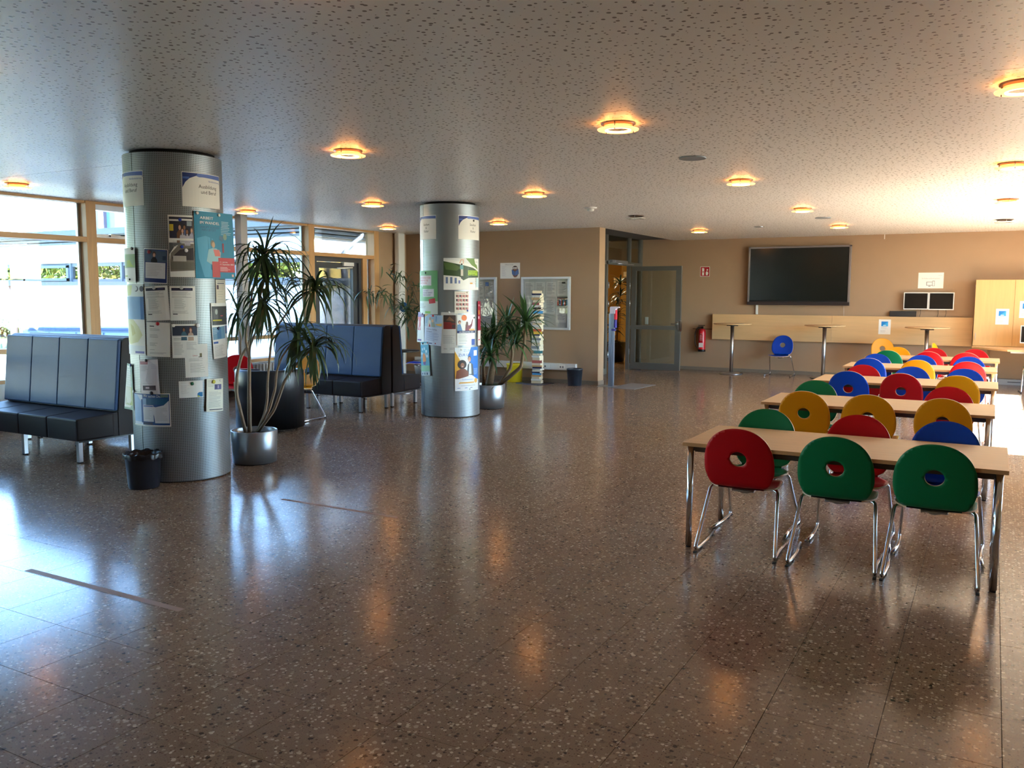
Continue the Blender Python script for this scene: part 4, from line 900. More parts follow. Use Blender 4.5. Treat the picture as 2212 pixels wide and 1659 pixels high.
# ================================================================== CEILING FITTINGS
M_RING = mat('lit_glass_ring', (255, 200, 130), .3, emit=(1.0, .34, .075), estr=.7)
M_RINGI = mat('lit_inner_edge', (255, 200, 130), .3, emit=(1.0, .40, .10), estr=7.0)
M_RCOLD = mat('unlit_glass_ring', (226, 226, 216), .2)
M_REFL = mat('reflector', (120, 100, 90), .35, .6)
ring_p = [(.088, -.052), (.150, -.050), (.152, -.044), (.088, -.042), (.088, -.052)]
def ring_me(m): return B().lathe(ring_p, (0, 0, 0), 40, 0, False, False).mesh('glass_ring', m)
RL, RC = ring_me(M_RING), ring_me(M_RCOLD)
RI = B().lathe([(.086, -.053), (.0955, -.0545), (.0955, -.041), (.086, -.0415), (.086, -.053)], (0, 0, 0), 36, 0, False, False).mesh('inner_edge', M_RINGI)
RR = B().lathe([(.125, -.002), (.128, -.008), (.108, -.010), (.106, -.020), (.101, -.020), (.103, -.006), (.01, -.002)], (0, 0, 0), 36, 0, False, False).mesh('reflector', M_REFL)
PIN = B().cyl((0, 0), .004, -.062, -.002, 8).mesh('pin', M_STEEL)
def clamp(x, y, lit, lb):
    t = thing('ceiling_lamp', lb, 'ceiling lamp', (x, y, CE), 0, 'ring-shaped ceiling lamps')
    link('glass_ring', RL if lit else RC, t); link('reflector', RR, t)
    if lit: link('inner_edge', RI, t)
    for k in range(3): link('pin', PIN, t, loc=(.118*math.cos(D(40+120*k)), .118*math.sin(D(40+120*k)), 0))
rows = ['first', 'second', 'third', 'fourth']; 
cols = {-9.95: 'far left by the windows', -7.56: 'left of the pillars', -5.04: 'right of the pillars', -2.49: 'middle right', .08: 'rightmost'}
for j, y in enumerate((6.05, 9.58, 13.05, 16.42)):
    for x, nm in cols.items():
        if (j == 0 and x == -7.56) or (j == 3 and x < -6): continue
        lit = not ((j == 2 and x == -5.04) or (j == 3 and x == .08))
        clamp(x, y, lit, '%s ceiling lamp of the %s row, %s' % ('glowing ring' if lit else 'unlit ring', rows[j], nm))
clamp(-2.49, 2.65, True, 'glowing ring ceiling lamp above and right of the camera'); clamp(.08, 2.65, True, 'glowing ring ceiling lamp near right, out of frame'); clamp(-5.04, 2.65, True, 'glowing ring ceiling lamp near left, out of frame')
t = thing('small_downlight', 'small unlit recessed downlight before the far brown wall', 'downlight', (-3.84, 16.15, CE)); B().lathe([(.09, -.001), (.095, -.008), (.07, -.012), (.06, -.003)], (0, 0, 0), 28, 0, False, False).build('trim_ring', M_STEEL, t); B().lathe([(.06, -.004), (.01, -.004)], (0, 0, 0), 24, 0, False, True).build('diffuser', M_WHITE, t)
for x, y, lb in ((-2.49, 7.85, 'round flat ceiling speaker cover near the middle of the ceiling'), (-2.49, 14.75, 'round flat ceiling speaker cover near the far wall')):
    t = thing('ceiling_speaker', lb, 'ceiling speaker', (x, y, CE), 0, 'round ceiling covers'); B().lathe([(.122, -.001), (.125, -.010), (.115, -.013), (.112, -.010)], (0, 0, 0), 36, 0, False, False).build('rim', mat('cover_grey', (168, 160, 150), .6), t); B().lathe([(.113, -.010), (.01, -.011)], (0, 0, 0), 30, 0, False, True).build('grille', mat('cover_grey', (168, 160, 150), .6), t)
t = thing('smoke_detector', 'white smoke detector on the ceiling above the brown notice wall', 'smoke detector', (-5.16, 11.55, CE)); B().lathe([(.09, 0), (.09, -.015), (.055, -.022)], (0, 0, 0), 28).build('base', M_WHITE, t); B().lathe([(.05, -.022), (.048, -.05), (.02, -.065), (.005, -.066)], (0, 0, 0), 24).build('sensor', M_WHITE, t)
# fill lamp added to brighten the passage
t = thing('passage_fill_lamp', 'added round fill lamp lighting the yellow passage', 'ceiling lamp', (-9.6, 21.5, 3.2)); B().lathe([(.2, 0), (.2, -.05), (.18, -.07), (.01, -.075)], (0, 0, 0), 30).build('shade', mat('passage_fill_glow', (250, 240, 220), .5, emit=(1, .85, .6), estr=26), t)
# ================================================================== PILLARS AND POSTERS
PIL = {1: (-6.638, 5.501, .425), 2: (-6.714, 10.225, .415)}
for k, lb in ((1, 'first grey perforated-metal pillar, nearer the camera, covered with sheets'), (2, 'second grey perforated-metal pillar, farther away in the middle of the hall')):
    cx, cy, r = PIL[k]; t = thing('advertising_pillar', lb, 'pillar', (cx, cy, 0), 0, 'perforated round pillars')
    H_ = 2.925; b = bmesh.new(); uvl = b.loops.layers.uv.new('UVMap'); N = 96; A = []; seam = D(-92 if k == 1 else -118)
    for q in range(N+1):
        a = seam+2*PI*q/N; A.append((b.verts.new((r*math.cos(a), r*math.sin(a), .012)), b.verts.new((r*math.cos(a), r*math.sin(a), H_)), 2*PI*q/N*r))
    for q in range(N):
        f = b.faces.new((A[q][0], A[q+1][0], A[q+1][1], A[q][1])); f.smooth = True
        for lp, (u, v) in zip(f.loops, ((A[q][2], 0), (A[q+1][2], 0), (A[q+1][2], H_), (A[q][2], H_))): lp[uvl].uv = (u, v)
    me = bpy.data.meshes.new('cladding'); b.to_mesh(me); b.free(); me.materials.append(M_PERF); link('cladding', me, t)
    B().lathe([(r-.06, 0), (r-.06, CE)], (0, 0, 0), 48).build('core', mat('dark_core', (22, 23, 25), .8), t)
    B().lathe([(r-.01, H_-.004), (r-.0, H_), (r-.012, H_+.002)], (0, 0, 0), 64, 0, False, False).build('top_rim', M_STEEL, t)
    B().lathe([(r-.02, .0), (r-.02, .013)], (0, 0, 0), 64).build('foot_ring', M_BLACK, t)
    B().box(r-.001, -.0025, .012, r+.0015, .0025, H_, M=Matrix.Rotation(seam, 4, 'Z')).build('seam_strip', M_DARKF, t)
TXT = {}
def text_tris(s):
    if s in TXT: return TXT[s]
    cu = bpy.data.curves.new('t', 'FONT'); cu.body = s; cu.size = 1.0; cu.resolution_u = 2; cu.align_x = 'LEFT'
    o = bpy.data.objects.new('t', cu); me = o.to_mesh(); V = [v.co.copy() for v in me.vertices]; F = [tuple(p.vertices) for p in me.polygons]
    o.to_mesh_clear(); bpy.data.objects.remove(o); bpy.data.curves.remove(cu)
    x0 = min((v.x for v in V), default=0); x1 = max((v.x for v in V), default=1)
    TXT[s] = ([(v.x-x0, v.y) for v in V], F, x1-x0); return TXT[s]
def pm(c): return mat('print_%d_%d_%d' % c, c, .55)
WH = (236, 235, 230)
def sheet(name, label, cat, w, h, mapper, els, base=WH, magnets=(), du=.03, group='paper sheets and posters', bend=True, parent_loc=(0, 0, 0)):
    b = bmesh.new(); mats = []; lay = []
    def mi(c):
        c = tuple(c)
        if c not in mats: mats.append(c)
        return mats.index(c)
    tex = b.faces.layers.int.new('L')
    def poly(pts, c, L, bold=0):
        vs = [b.verts.new((x*w, (1-y)*h, 0)) for x, y in pts]
        try: f = b.faces.new(vs)
        except ValueError: return
        f.material_index = mi(c); f[tex] = L
    poly([(0, 0), (0, 1), (1, 1), (1, 0)], base, 0)
    for L, e in enumerate(els, 1):
        k = e[0]; LL = min(3, 1+(L-1)//1)
        if k == 'r': poly([(e[1], e[2]), (e[1], e[4]), (e[3], e[4]), (e[3], e[2])], e[5], L)
        elif k == 'e': poly([(e[1]+e[3]*math.cos(-2*PI*q/18), e[2]+e[4]*math.sin(-2*PI*q/18)) for q in range(18)], e[5], L)
        elif k == 'p': poly(e[1], e[2], L)
        elif k == 'l':
            rr = random.Random(int(e[1]*100)+L*7)
            for q in range(e[4]):
                x1 = e[1]+(e[2]-e[1])*rr.uniform(.6, 1); y = e[3]+q*e[5]; poly([(e[1], y), (e[1], y+.007), (x1, y+.007), (x1, y)], e[6], L)
        elif k == 't':
            V, F, tw = text_tris(e[1]); s = e[4]*h/.7; al = e[6] if len(e) > 6 else 'L'; X = e[2]*w-(tw*s/2 if al == 'C' else tw*s if al == 'R' else 0); Y = (1-e[3])*h
            mw = e[7]*w if len(e) > 7 else None; sx = s if not mw else mw/tw
            if mw: X = e[2]*w-(mw/2 if al == 'C' else mw if al == 'R' else 0)
            vs = [b.verts.new((X+x*sx, Y+y*s, 0)) for x, y in V]
            for f in F:
                try: fc = b.faces.new([vs[i] for i in f])
                except ValueError: continue
                fc.material_index = mi(e[5]); fc[tex] = L
    for e in els: pass
    if bend:
        x = du
        while x < w:
            g = list(b.verts)+list(b.edges)+list(b.faces); bmesh.ops.bisect_plane(b, geom=g, plane_co=(x, 0, 0), plane_no=(1, 0, 0), dist=1e-6); x += du
    # front side
    L_of = {}
    for f in b.faces:
        for v in f.verts: L_of[v] = max(L_of.get(v, 0), f[tex])
    back = []
    for f in [f for f in b.faces if f[tex] == 0]: back.append([v.co.copy() for v in f.verts])
    for v in b.verts:
        c = v.co.copy(); v.co = mapper(c.x, c.y, .00022*L_of.get(v, 0))
    # back of the paper
    for pts in back:
        fc = b.faces.new([b.verts.new(mapper(p.x, p.y, -.0004)) for p in reversed(pts)]); fc.material_index = mi(WH)
    me = bpy.data.meshes.new(name); b.to_mesh(me); b.free()
    for c in mats: me.materials.append(pm(c))
    o = link(name, me); tag(o, label, cat, group)
    for (u, v, c, *rad) in magnets:
        rr = rad[0] if rad else .014
        p0 = mapper(u*w, (1-v)*h, .0); n = (mapper(u*w, (1-v)*h, .01)-p0).normalized(); q = n.to_track_quat('Z', 'Y').to_matrix().to_4x4()
        m = B(); m.lathe([(rr, 0), (rr, .005), (rr*.8, .0075), (.001, .008)], (0, 0, 0), 18, M=Matrix.Translation(p0+n*.003) @ q); m.build('magnet', mat('magnet_%d_%d_%d' % tuple(c), c, .4), o)
    return o
def cylmap(k, ac, zt, w, h, off=.003, tilt=0, a_tan=None, sgn=1, sag=0):
    cx, cy, r = PIL[k]; ct, st = math.cos(D(tilt)), math.sin(D(tilt))
    def f(x, y, d):
        xx, yy = x-w/2, y-h/2; u = xx*ct-yy*st; v = xx*st+yy*ct; R = r+off
        a = D(ac)+u/R
        z = zt-h/2+v
        if a_tan is not None and (a-D(a_tan))*sgn > 0:
            over = (a-D(a_tan))*R; at_ = D(a_tan); n = Vector((math.cos(at_), math.sin(at_), 0)); tg = Vector((-math.sin(at_), math.cos(at_), 0))
            dn = d + sag*abs(over)*(1-y/h)
            return Vector((cx, cy, z))+n*(R+dn)+tg*over
        return Vector((cx+(R+d)*math.cos(a), cy+(R+d)*math.sin(a), z))
    return f
def flatmap(x0, y, zt, h, off=.002, tilt=0):
    ct, st = math.cos(D(tilt)), math.sin(D(tilt))
    return lambda u, v, d: Vector((x0+u*ct-v*st, y-off-d, zt-h+v*ct+u*st))
NAVY, BLUE, LBL = (16, 44, 110), (60, 96, 172), (126, 160, 216)
GRY, DK, MG = (168, 168, 170), (50, 52, 58), (120, 122, 126)
TXL = (150, 150, 152)
def person(x, y, s, skin, hair, shirt, long=False, asp=1.0):
    o = [('p', [(x-.13*s, y+.55*s*asp), (x-.12*s, y+.16*s*asp), (x-.04*s, y+.09*s*asp), (x+.04*s, y+.09*s*asp), (x+.12*s, y+.16*s*asp), (x+.13*s, y+.55*s*asp)][::-1] if False else [(x-.13*s, y+.16*s*asp+.03), (x-.14*s, y+.5*s*asp), (x+.14*s, y+.5*s*asp), (x+.13*s, y+.16*s*asp+.03), (x+.05*s, y+.09*s*asp), (x-.05*s, y+.09*s*asp)], shirt)]
    o += [('e', x, y-.01*s, .075*s, .105*s*asp, hair)]
    if long: o += [('r', x-.075*s, y, x-.04*s, y+.16*s*asp, hair), ('r', x+.04*s, y, x+.075*s, y+.16*s*asp, hair)]
    o += [('e', x, y+.015*s, .052*s, .078*s*asp, skin)]
    return o
SK1, SK2, SK3 = (222, 176, 150), (150, 104, 78), (206, 160, 140)
A4w, A4h = .21, .297
def head_sign(t1, t2, small):
    els = [('p', [(0.01, .02), (.01, .46), (.07, .30), (.16, .18), (.30, .10), (.45, .08), (.99, .18), (.99, .02)], NAVY), ('p', [(.34, .02), (.30, .10), (.40, .14), (.99, .16), (.99, .02)], (88, 116, 190)), ('r', .02, .14, .15, .20, BLUE), ('p', [(.06, .40), (.13, .24), (.26, .14), (.45, .12), (.98, .14), (.98, .97), (.06, .97)], WH)]
    if small: els.append(('t', small, .97, .24, .05, (70, 90, 170), 'R', .36))
    return els
h1 = head_sign(0, 0, 'Berufsorientierung')+[('t', 'Ausbildung', .60, .44, .105, (20, 22, 26), 'C', .50), ('t', 'und Beruf', .62, .60, .105, (20, 22, 26), 'C', .43)]
h2 = head_sign(0, 0, None)+[('t', 'Studium', .58, .42, .10, DK, 'C', .30), ('t', '&', .58, .56, .10, DK, 'C', .05), ('t', 'Kultur', .58, .70, .10, DK, 'C', .24)]
def cs(k, name, label, ac, zt, w, h, els, **kw):
    mg = kw.pop('magnets', ()); base = kw.pop('base', WH); cat = kw.pop('cat', 'poster'); g = kw.pop('group', 'sheets on the first pillar' if k == 1 else 'sheets on the second pillar')
    return sheet(name, label, cat, w, h, cylmap(k, ac, zt, w, h, **kw), els, base, mg, group=g)
cs(1, 'header_sign', 'blue and white heading sign at the top right of the first pillar', -2.5, 2.765, .42, .30, h1, cat='sign')
cs(1, 'header_sign', 'blue and white heading sign wrapping the top left edge of the first pillar', -103, 2.765, .42, .30, h1, cat='sign')
cs(1, 'poster', 'sheet with a photo of five young people pinned by blue magnets on the first pillar', -33, 2.385, .215, .305, [('r', .04, .05, .96, .66, (40, 42, 62)), ('r', .05, .12, .45, .17, WH), ('r', .42, .10, .95, .15, WH), ('r', .72, .16, .92, .30, (150, 160, 170)), ('r', .05, .26, .20, .45, (214, 190, 60))]+person(.44, .34, .9, SK3, (60, 40, 34), (120, 80, 50))+person(.62, .34, .8, SK2, (40, 30, 30), (90, 110, 160))+person(.54, .44, .8, SK1, (70, 46, 40), (200, 196, 206), True)+person(.72, .46, .8, SK2, (36, 26, 28), (196, 192, 206), True)+person(.90, .42, .7, SK1, (130, 96, 80), (180, 180, 200), True)+[('r', .04, .66, .96, .72, WH), ('l', .15, .9, .74, 6, .03, TXL)], magnets=[(.46, .13, (30, 60, 170)), (.5, .90, (30, 60, 170))])
cs(1, 'poster', 'grey curled sheet with a car photo and a white magnet on the first pillar', -33, 2.145, .21, .30, [('p', [(.02, .52), (.06, .30), (.25, .16), (.4, .02), (.98, .02), (.98, .80), (.02, .84)], (120, 114, 104)), ('p', [(.1, .42), (.42, .20), (.96, .14), (.96, .5), (.12, .5)], (54, 46, 52)), ('r', .14, .38, .66, .54, (190, 186, 180)), ('r', .03, .56, .97, .78, (108, 104, 94)), ('p', [(0, 0), (.5, 0), (.2, .12), (0, .34)], (84, 88, 92))], off=.006, magnets=[(.66, .22, (240, 240, 240), .016)])
cs(1, 'poster', 'navy-framed sheet with a man in a dark shirt on the first pillar', -64, 2.09, .215, .30, [('r', .02, .02, .98, .98, NAVY), ('r', .04, .04, .96, .38, (70, 92, 120))]+person(.46, .17, 1.0, SK3, (84, 56, 48), (24, 24, 34), asp=.75)+[('r', .8, .2, .94, .32, (40, 60, 90)), ('r', .08, .40, .92, .86, (214, 214, 220)), ('l', .12, .8, .46, 8, .045, TXL), ('r', .62, .04, .9, .06, BLUE)], magnets=[(.24, .10, (130, 20, 44), .016)], tilt=-3)
cs(1, 'poster', 'pale green and white sheet clipped at the left edge of the first pillar', -103, 2.10, .21, .30, [('r', .0, .18, 1, .58, (150, 176, 120)), ('p', [(.3, .55), (.35, .38), (.6, .34), (.75, .46), (.9, .55)], (170, 196, 80)), ('r', .06, .8, .4, .84, (170, 190, 110))], off=.02, magnets=[(.85, .02, (40, 40, 44)), (.6, .92, (30, 30, 34), .009)])
cs(1, 'poster', 'large turquoise poster about changing work sticking out to the right of the first pillar', 9, 2.43, .42, .594, [('r', 0, 0, 1, 1, (0, 128, 164)), ('p', [(.05, .40), (.25, .36), (.45, .40), (.5, .98), (.2, .98), (.08, .7)], (70, 160, 196)), ('t', 'ARBEIT', .13, .115, .042, WH, 'L', .34), ('t', 'IM WANDEL', .13, .185, .042, WH, 'L', .50), ('t', 'HAUPT SCHULE', .15, .245, .028, (20, 70, 110), 'L', .46), ('t', 'NEU JETZT', .17, .285, .028, (20, 70, 110), 'L', .36), ('l', .68, .96, .13, 5, .022, (190, 220, 230)), ('l', .66, .94, .22, 5, .025, (170, 206, 220)), ('e', .43, .47, .055, .05, (120, 116, 100)), ('e', .45, .49, .04, .045, (206, 170, 130)), ('p', [(.32, .56), (.26, .74), (.42, .80), (.60, .78), (.64, .60), (.52, .54), (.42, .54)], (150, 196, 206)), ('p', [(.44, .56), (.48, .66), (.62, .66), (.60, .56)], (214, 110, 100)), ('r', .40, .74, .60, .98, (196, 60, 60)), ('p', [(.60, .40), (.62, .34), (.72, .36), (.70, .44)], (60, 110, 140)), ('e', .76, .36, .05, .05, (120, 150, 130)), ('r', .68, .46, .72, .60, (160, 60, 70)), ('r', .56, .68, .99, .90, (196, 40, 50)), ('t', '11. Juli bis', .60, .755, .020, WH, 'L', .20), ('t', '10. September 2021', .60, .79, .022, WH, 'L', .36), ('l', .6, .9, .82, 4, .018, (240, 200, 200)), ('r', .9, .93, .95, .97, (236, 200, 200))], a_tan=-1, sag=.06, off=.012, base=(0, 128, 164), magnets=[(.07, .03, (236, 236, 236)), (.62, .035, (236, 236, 230))])
cs(1, 'notice', 'cream text sheet below the turquoise poster on the first pillar', 24, 1.825, .21, .21, [('r', .1, .05, .9, .07, MG), ('r', .1, .12, .75, .17, MG), ('r', .05, .22, .2, .40, (90, 70, 84)), ('l', .26, .8, .24, 3, .07, MG), ('l', .1, .7, .50, 4, .11, MG)], base=(226, 218, 200), off=.006, cat='notice')
cs(1, 'notice', 'sheet with a dark photo and yellow print at the right edge of the first pillar', 20, 1.615, .297, .21, [('r', .03, .14, .97, .96, (60, 62, 64)), ('r', .08, .25, .3, .7, (90, 90, 92)), ('e', .22, .38, .06, .12, (170, 176, 170)), ('l', .62, .92, .3, 6, .07, (130, 130, 90)), ('r', .06, .72, .5, .78, (190, 180, 60)), ('r', .42, .54, .58, .58, (200, 80, 90))], off=.008, cat='notice')
cs(1, 'notice', 'blue-headed text sheet at the right edge of the first pillar below the dark photo', 15, 1.41, .21, .30, [('r', .04, .04, .96, .42, (110, 150, 176)), ('r', .3, .06, .6, .4, (70, 120, 160)), ('l', .06, .4, .08, 4, .05, (220, 230, 236)), ('r', .05, .48, .34, .54, BLUE), ('l', .1, .9, .60, 10, .035, TXL)], off=.01, tilt=3, cat='notice', magnets=[(.40, .08, (20, 60, 120))])
cs(1, 'notice', 'second loose text sheet tucked behind the blue-headed one on the first pillar', 32, 1.42, .15, .30, [('r', .1, .02, .9, .3, (70, 90, 140)), ('l', .1, .9, .4, 12, .04, TXL)], off=.004, tilt=-3, cat='notice')
cs(1, 'poster', 'long pale map poster with blue sea down the left side of the first pillar', -100, 1.785, .30, .63, [('r', 0, 0, 1, .18, (212, 222, 226)), ('p', [(.02, .02), (.5, .02), (.4, .16), (.1, .17)], (206, 214, 150)), ('e', .70, .07, .10, .04, (70, 70, 90)), ('e', .66, .065, .09, .035, (212, 222, 226)), ('e', .93, .07, .08, .04, (70, 70, 90)), ('r', 0, .18, 1, .50, (90, 150, 206)), ('r', .86, .18, 1, .50, (20, 100, 170)), ('p', [(0, .5), (.5, .50), (.75, .60), (.9, .72), (.7, .82), (.2, .86), (0, .8)], (206, 204, 150)), ('p', [(.3, .56), (.5, .60), (.6, .70), (.4, .74)], (190, 184, 110)), ('r', 0, .87, 1, 1, (222, 226, 232)), ('r', .55, .95, .95, .98, (90, 90, 170))], off=.007)
for ac, lb in ((-64, 'text sheet with a navy header bar, left of a matching one, on the first pillar'), (-34, 'text sheet with a navy header bar, right of a matching one, on the first pillar')):
    cs(1, 'notice', lb, ac, 1.765, .215, .303, [('r', .07, .05, .90, .13, (24, 26, 56)), ('r', .6, .07, .85, .10, (70, 74, 120)), ('l', .08, .85, .17, 4, .026, TXL), ('l', .08, .85, .29, 2, .03, MG), ('l', .16, .62, .36, 12, .027, TXL), ('l', .08, .8, .72, 3, .03, TXL), ('r', .1, .80, .28, .825, DK)], tilt=(3 if ac < -50 else 0), magnets=[(.46, .05, (190, 190, 188), .015)], cat='notice')
cs(1, 'notice', 'white sheet with two code squares left blank under a red magnet on the first pillar', -64, 1.445, .215, .303, [('r', .14, .10, .34, .125, DK), ('l', .14, .8, .19, 2, .035, MG), ('l', .14, .55, .36, 3, .035, MG), ('l', .14, .55, .60, 3, .035, MG), ('l', .14, .5, .80, 1, .03, MG), ('l', .14, .85, .88, 2, .03, MG)], tilt=-2, magnets=[(.5, .035, (200, 24, 40), .016)], cat='notice')
cs(1, 'notice', 'sheet with a photo of two people at a table on the first pillar', -33, 1.43, .22, .30, [('r', .02, .05, .98, .37, (50, 60, 80))]+person(.46, .16, .8, SK2, (50, 44, 50), (70, 110, 130), asp=.8)+person(.72, .17, .8, SK1, (120, 66, 50), (196, 170, 150), True, asp=.8)+[('r', .02, .34, .98, .38, (220, 220, 216)), ('l', .06, .6, .42, 2, .04, DK), ('l', .06, .46, .54, 11, .035, TXL), ('l', .54, .95, .54, 7, .035, TXL), ('r', .02, .38, .04, .39, WH), ('t', 'Cafetero', .76, .96, .04, (190, 60, 60), 'L', .2)], magnets=[(.08, .04, (226, 226, 222)), (1.0, .045, (232, 232, 236), .018)], off=.008, cat='notice')
cs(1, 'notice', 'text sheet half covered by the two-people photo sheet on the first pillar', -20, 1.25, .21, .30, [('r', .62, .28, .72, .40, (120, 112, 80)), ('r', .3, .38, .72, .40, (60, 60, 60)), ('l', .16, .85, .44, 3, .03, TXL), ('l', .2, .85, .58, 9, .032, TXL)], off=.003, cat='notice')
cs(1, 'notice', 'pinkish crumpled flyer clipped on the lower left of the first pillar', -77, 1.115, .20, .305, [('p', [(.58, .02), (.32, .62), (.5, .75), (.85, .78), (.95, .2)], (206, 198, 206)), ('r', .06, .05, .50, .14, (186, 130, 140)), ('l', .06, .5, .20, 4, .04, TXL), ('l', .65, .95, .15, 3, .05, (150, 150, 180)), ('r', .14, .76, .82, .90, (56, 26, 44)), ('r', .3, .80, .5, .85, (220, 200, 210)), ('l', .14, .8, .70, 1, .03, TXL)], base=(222, 216, 222), off=.012, magnets=[(.44, .02, (28, 28, 34)), (.6, .98, (26, 26, 50), .016)], tilt=2, cat='flyer')
cs(1, 'poster', 'blue and white landscape recruiting poster low on the first pillar', -80, .815, .42, .30, [('r', .02, .03, .98, .96, (18, 72, 140)), ('r', .04, .06, .34, .96, (214, 222, 236)), ('p', [(.04, .06), (.16, .06), (.30, .26), (.30, .88), (.04, .88)], (150, 184, 226)), ('r', .30, .20, .36, .90, (18, 72, 140)), ('r', .46, .16, .94, .34, (22, 88, 130)), ('t', 'Wir suchen Dich !', .38, .13, .085, WH, 'L', .48), ('p', [(.48, .36), (.68, .42), (.86, .36), (.97, .22), (.97, .90), (.66, .90), (.62, .40)], (214, 216, 224)), ('r', .36, .36, .63, .86, (214, 216, 224)), ('r', .36, .16, .46, .36, (130, 160, 200)), ('l', .40, .6, .44, 9, .04, TXL), ('l', .68, .94, .44, 10, .04, TXL), ('r', .38, .38, .62, .41, BLUE), ('l', .07, .26, .3, 13, .04, (130, 160, 206)), ('r', .36, .88, .60, .95, (50, 60, 90)), ('r', .80, .04, .96, .12, (110, 130, 120))], off=.006, magnets=[(.02, .0, (226, 230, 240))])
cs(1, 'postcard', 'white postcard under a green magnet on the lower first pillar', -28, .92, .21, .15, [('l', .08, .5, .1, 1, .05, MG), ('l', .08, .45, .25, 8, .07, TXL), ('p', [(.75, .98), (.75, .78), (.82, .70), (.98, .70), (.98, .98)], (0, 110, 170)), ('p', [(.75, .98), (.78, .86), (.88, .98)], (180, 190, 60))], off=.004, magnets=[(.54, .16, (0, 84, 54), .015)], cat='postcard')
cs(1, 'notice', 'creased letter under a yellow magnet on the lower first pillar', 2, .925, .20, .30, [('l', .06, .5, .06, 5, .04, TXL), ('e', .80, .06, .06, .03, DK), ('e', .81, .06, .05, .025, WH), ('r', .42, .17, .86, .33, (96, 96, 150)), ('r', .48, .18, .54, .30, (60, 60, 110)), ('r', .62, .20, .68, .30, (190, 180, 200)), ('l', .1, .86, .40, 14, .035, TXL), ('r', .15, .93, .95, .955, (30, 32, 60))], base=(232, 230, 214), off=.02, tilt=-3, magnets=[(.36, .09, (206, 196, 60), .017)], cat='notice')
cs(1, 'notice', 'greenish sheet hanging loose off the left side of the first pillar', -122, 1.06, .21, .42, [('r', .1, .5, .9, .9, (150, 160, 90)), ('l', .1, .8, .1, 8, .05, (120, 150, 130))], base=(120, 150, 140), a_tan=-118, sgn=-1, off=.012, sag=.3, cat='notice', magnets=[(.9, .01, (30, 60, 150))])
# pillar 2
cs(2, 'header_sign', 'blue and white heading sign at the top right of the second pillar', -12, 2.77, .42, .32, h2, cat='sign', magnets=[(.6, .19, (30, 30, 34))])
cs(2, 'header_sign', 'blue and white heading sign at the top left of the second pillar', -112, 2.77, .42, .32, h2, cat='sign')
cs(2, 'poster', 'landscape poster with an upside-down athlete and trees on the second pillar', -28, 2.195, .60, .43, [('p', [(0, .02), (.45, .12), (.95, .30), (.98, .0), (0, 0)], (222, 224, 222)), ('p', [(0, .10), (.3, .18), (.75, .30), (.98, .42), (.98, .6), (.6, .62), (.46, .70), (.36, .58), (0, .54)], (52, 74, 40)), ('p', [(0, .14), (.2, .16), (.4, .30), (.3, .40), (.05, .36)], (80, 104, 56)), ('p', [(.52, .0), (.8, 0), (.95, .35), (.7, .22)], (110, 140, 70)), ('p', [(.36, .15), (.40, .04), (.47, .04), (.47, .17), (.45, .17), (.45, .06), (.41, .07), (.38, .17)], SK1), ('e', .42, .19, .02, .025, (20, 20, 26)), ('r', .38, .22, .46, .35, (110, 170, 176)), ('r', .395, .35, .455, .56, (206, 200, 184)), ('e', .42, .62, .05, .03, (60, 64, 60)), ('r', .0, .60, .40, .98, WH), ('r', .05, .60, .10, .80, (100, 120, 160)), ('r', .15, .60, .20, .80, (100, 120, 160)), ('r', .25, .62, .30, .8, (110, 130, 170)), ('r', .34, .7, .38, .8, (120, 130, 190)), ('r', .58, .38, .92, .54, (166, 200, 50)), ('t', 'Are you ready', .60, .445, .055, (40, 70, 30), 'L', .30), ('t', 'to grow?', .60, .525, .055, (40, 70, 30), 'L', .22), ('l', .62, .9, .60, 6, .04, MG), ('r', .64, .77, .72, .81, (214, 150, 60)), ('p', [(.78, .02), (.97, .02), (.97, .17), (.9, .21), (.82, .17)], WH), ('t', 'amec', .84, .12, .04, (110, 130, 120), 'L', .08), ('r', .585, .3, .588, .99, (200, 204, 200)), ('p', [(.86, .62), (.98, .62), (.98, .92), (.84, .9)], (190, 214, 220))], off=.006)
cs(2, 'poster', 'green poster with white speech bubbles about a mosquito bite on the second pillar', -108, 2.025, .42, .594, [('r', 0, 0, 1, .70, (110, 176, 120)), ('r', .10, .11, .76, .34, (232, 226, 234)), ('p', [(.26, .34), (.34, .34), (.28, .38)], (232, 226, 234)), ('t', 'ICH WURDE VON', .14, .185, .040, (214, 100, 120), 'L', .58), ('t', 'EINER MÜCKE', .14, .245, .040, (214, 100, 120), 'L', .48), ('t', 'GESTOCHEN', .14, .305, .040, (214, 100, 120), 'L', .42), ('r', .32, .42, .86, .60, (226, 228, 236)), ('t', 'DU HAST', .37, .475, .034, (110, 90, 150), 'L', .26), ('t', 'SIE BESTIMMT', .37, .525, .034, (110, 90, 150), 'L', .44), ('t', 'PROVOZIERT', .37, .575, .034, (110, 90, 150), 'L', .38), ('p', [(.64, .66), (.90, .63), (.92, .74), (.67, .76)], (206, 50, 66)), ('l', .06, .56, .76, 4, .03, MG), ('r', .46, .93, .72, .985, (130, 196, 90))], off=.014, base=(214, 226, 222), magnets=[(.50, .05, (60, 90, 70))])
cs(2, 'poster', 'sheet of small portrait pictures in rows with a blue magnet on the second pillar', -34, 1.745, .215, .30, [('t', 'standing for us', .5, .11, .05, (196, 60, 70), 'C', .78)]+[('r', .10+.22*i, .16+.19*j, .19+.22*i, .26+.19*j, [(110, 70, 60), (60, 40, 50), (150, 96, 80)][(i+j) % 3]) for i in range(4) for j in range(4)]+[('r', .21+.22*i, .16+.19*j, .26+.22*i, .28+.19*j, (190, 60, 70)) for i in range(4) for j in range(4)]+[('l', .15, .7, .91, 2, .03, TXL)], base=(228, 222, 208), off=.008, magnets=[(.9, .04, (220, 220, 214)), (.88, .88, (30, 60, 170), .013)])
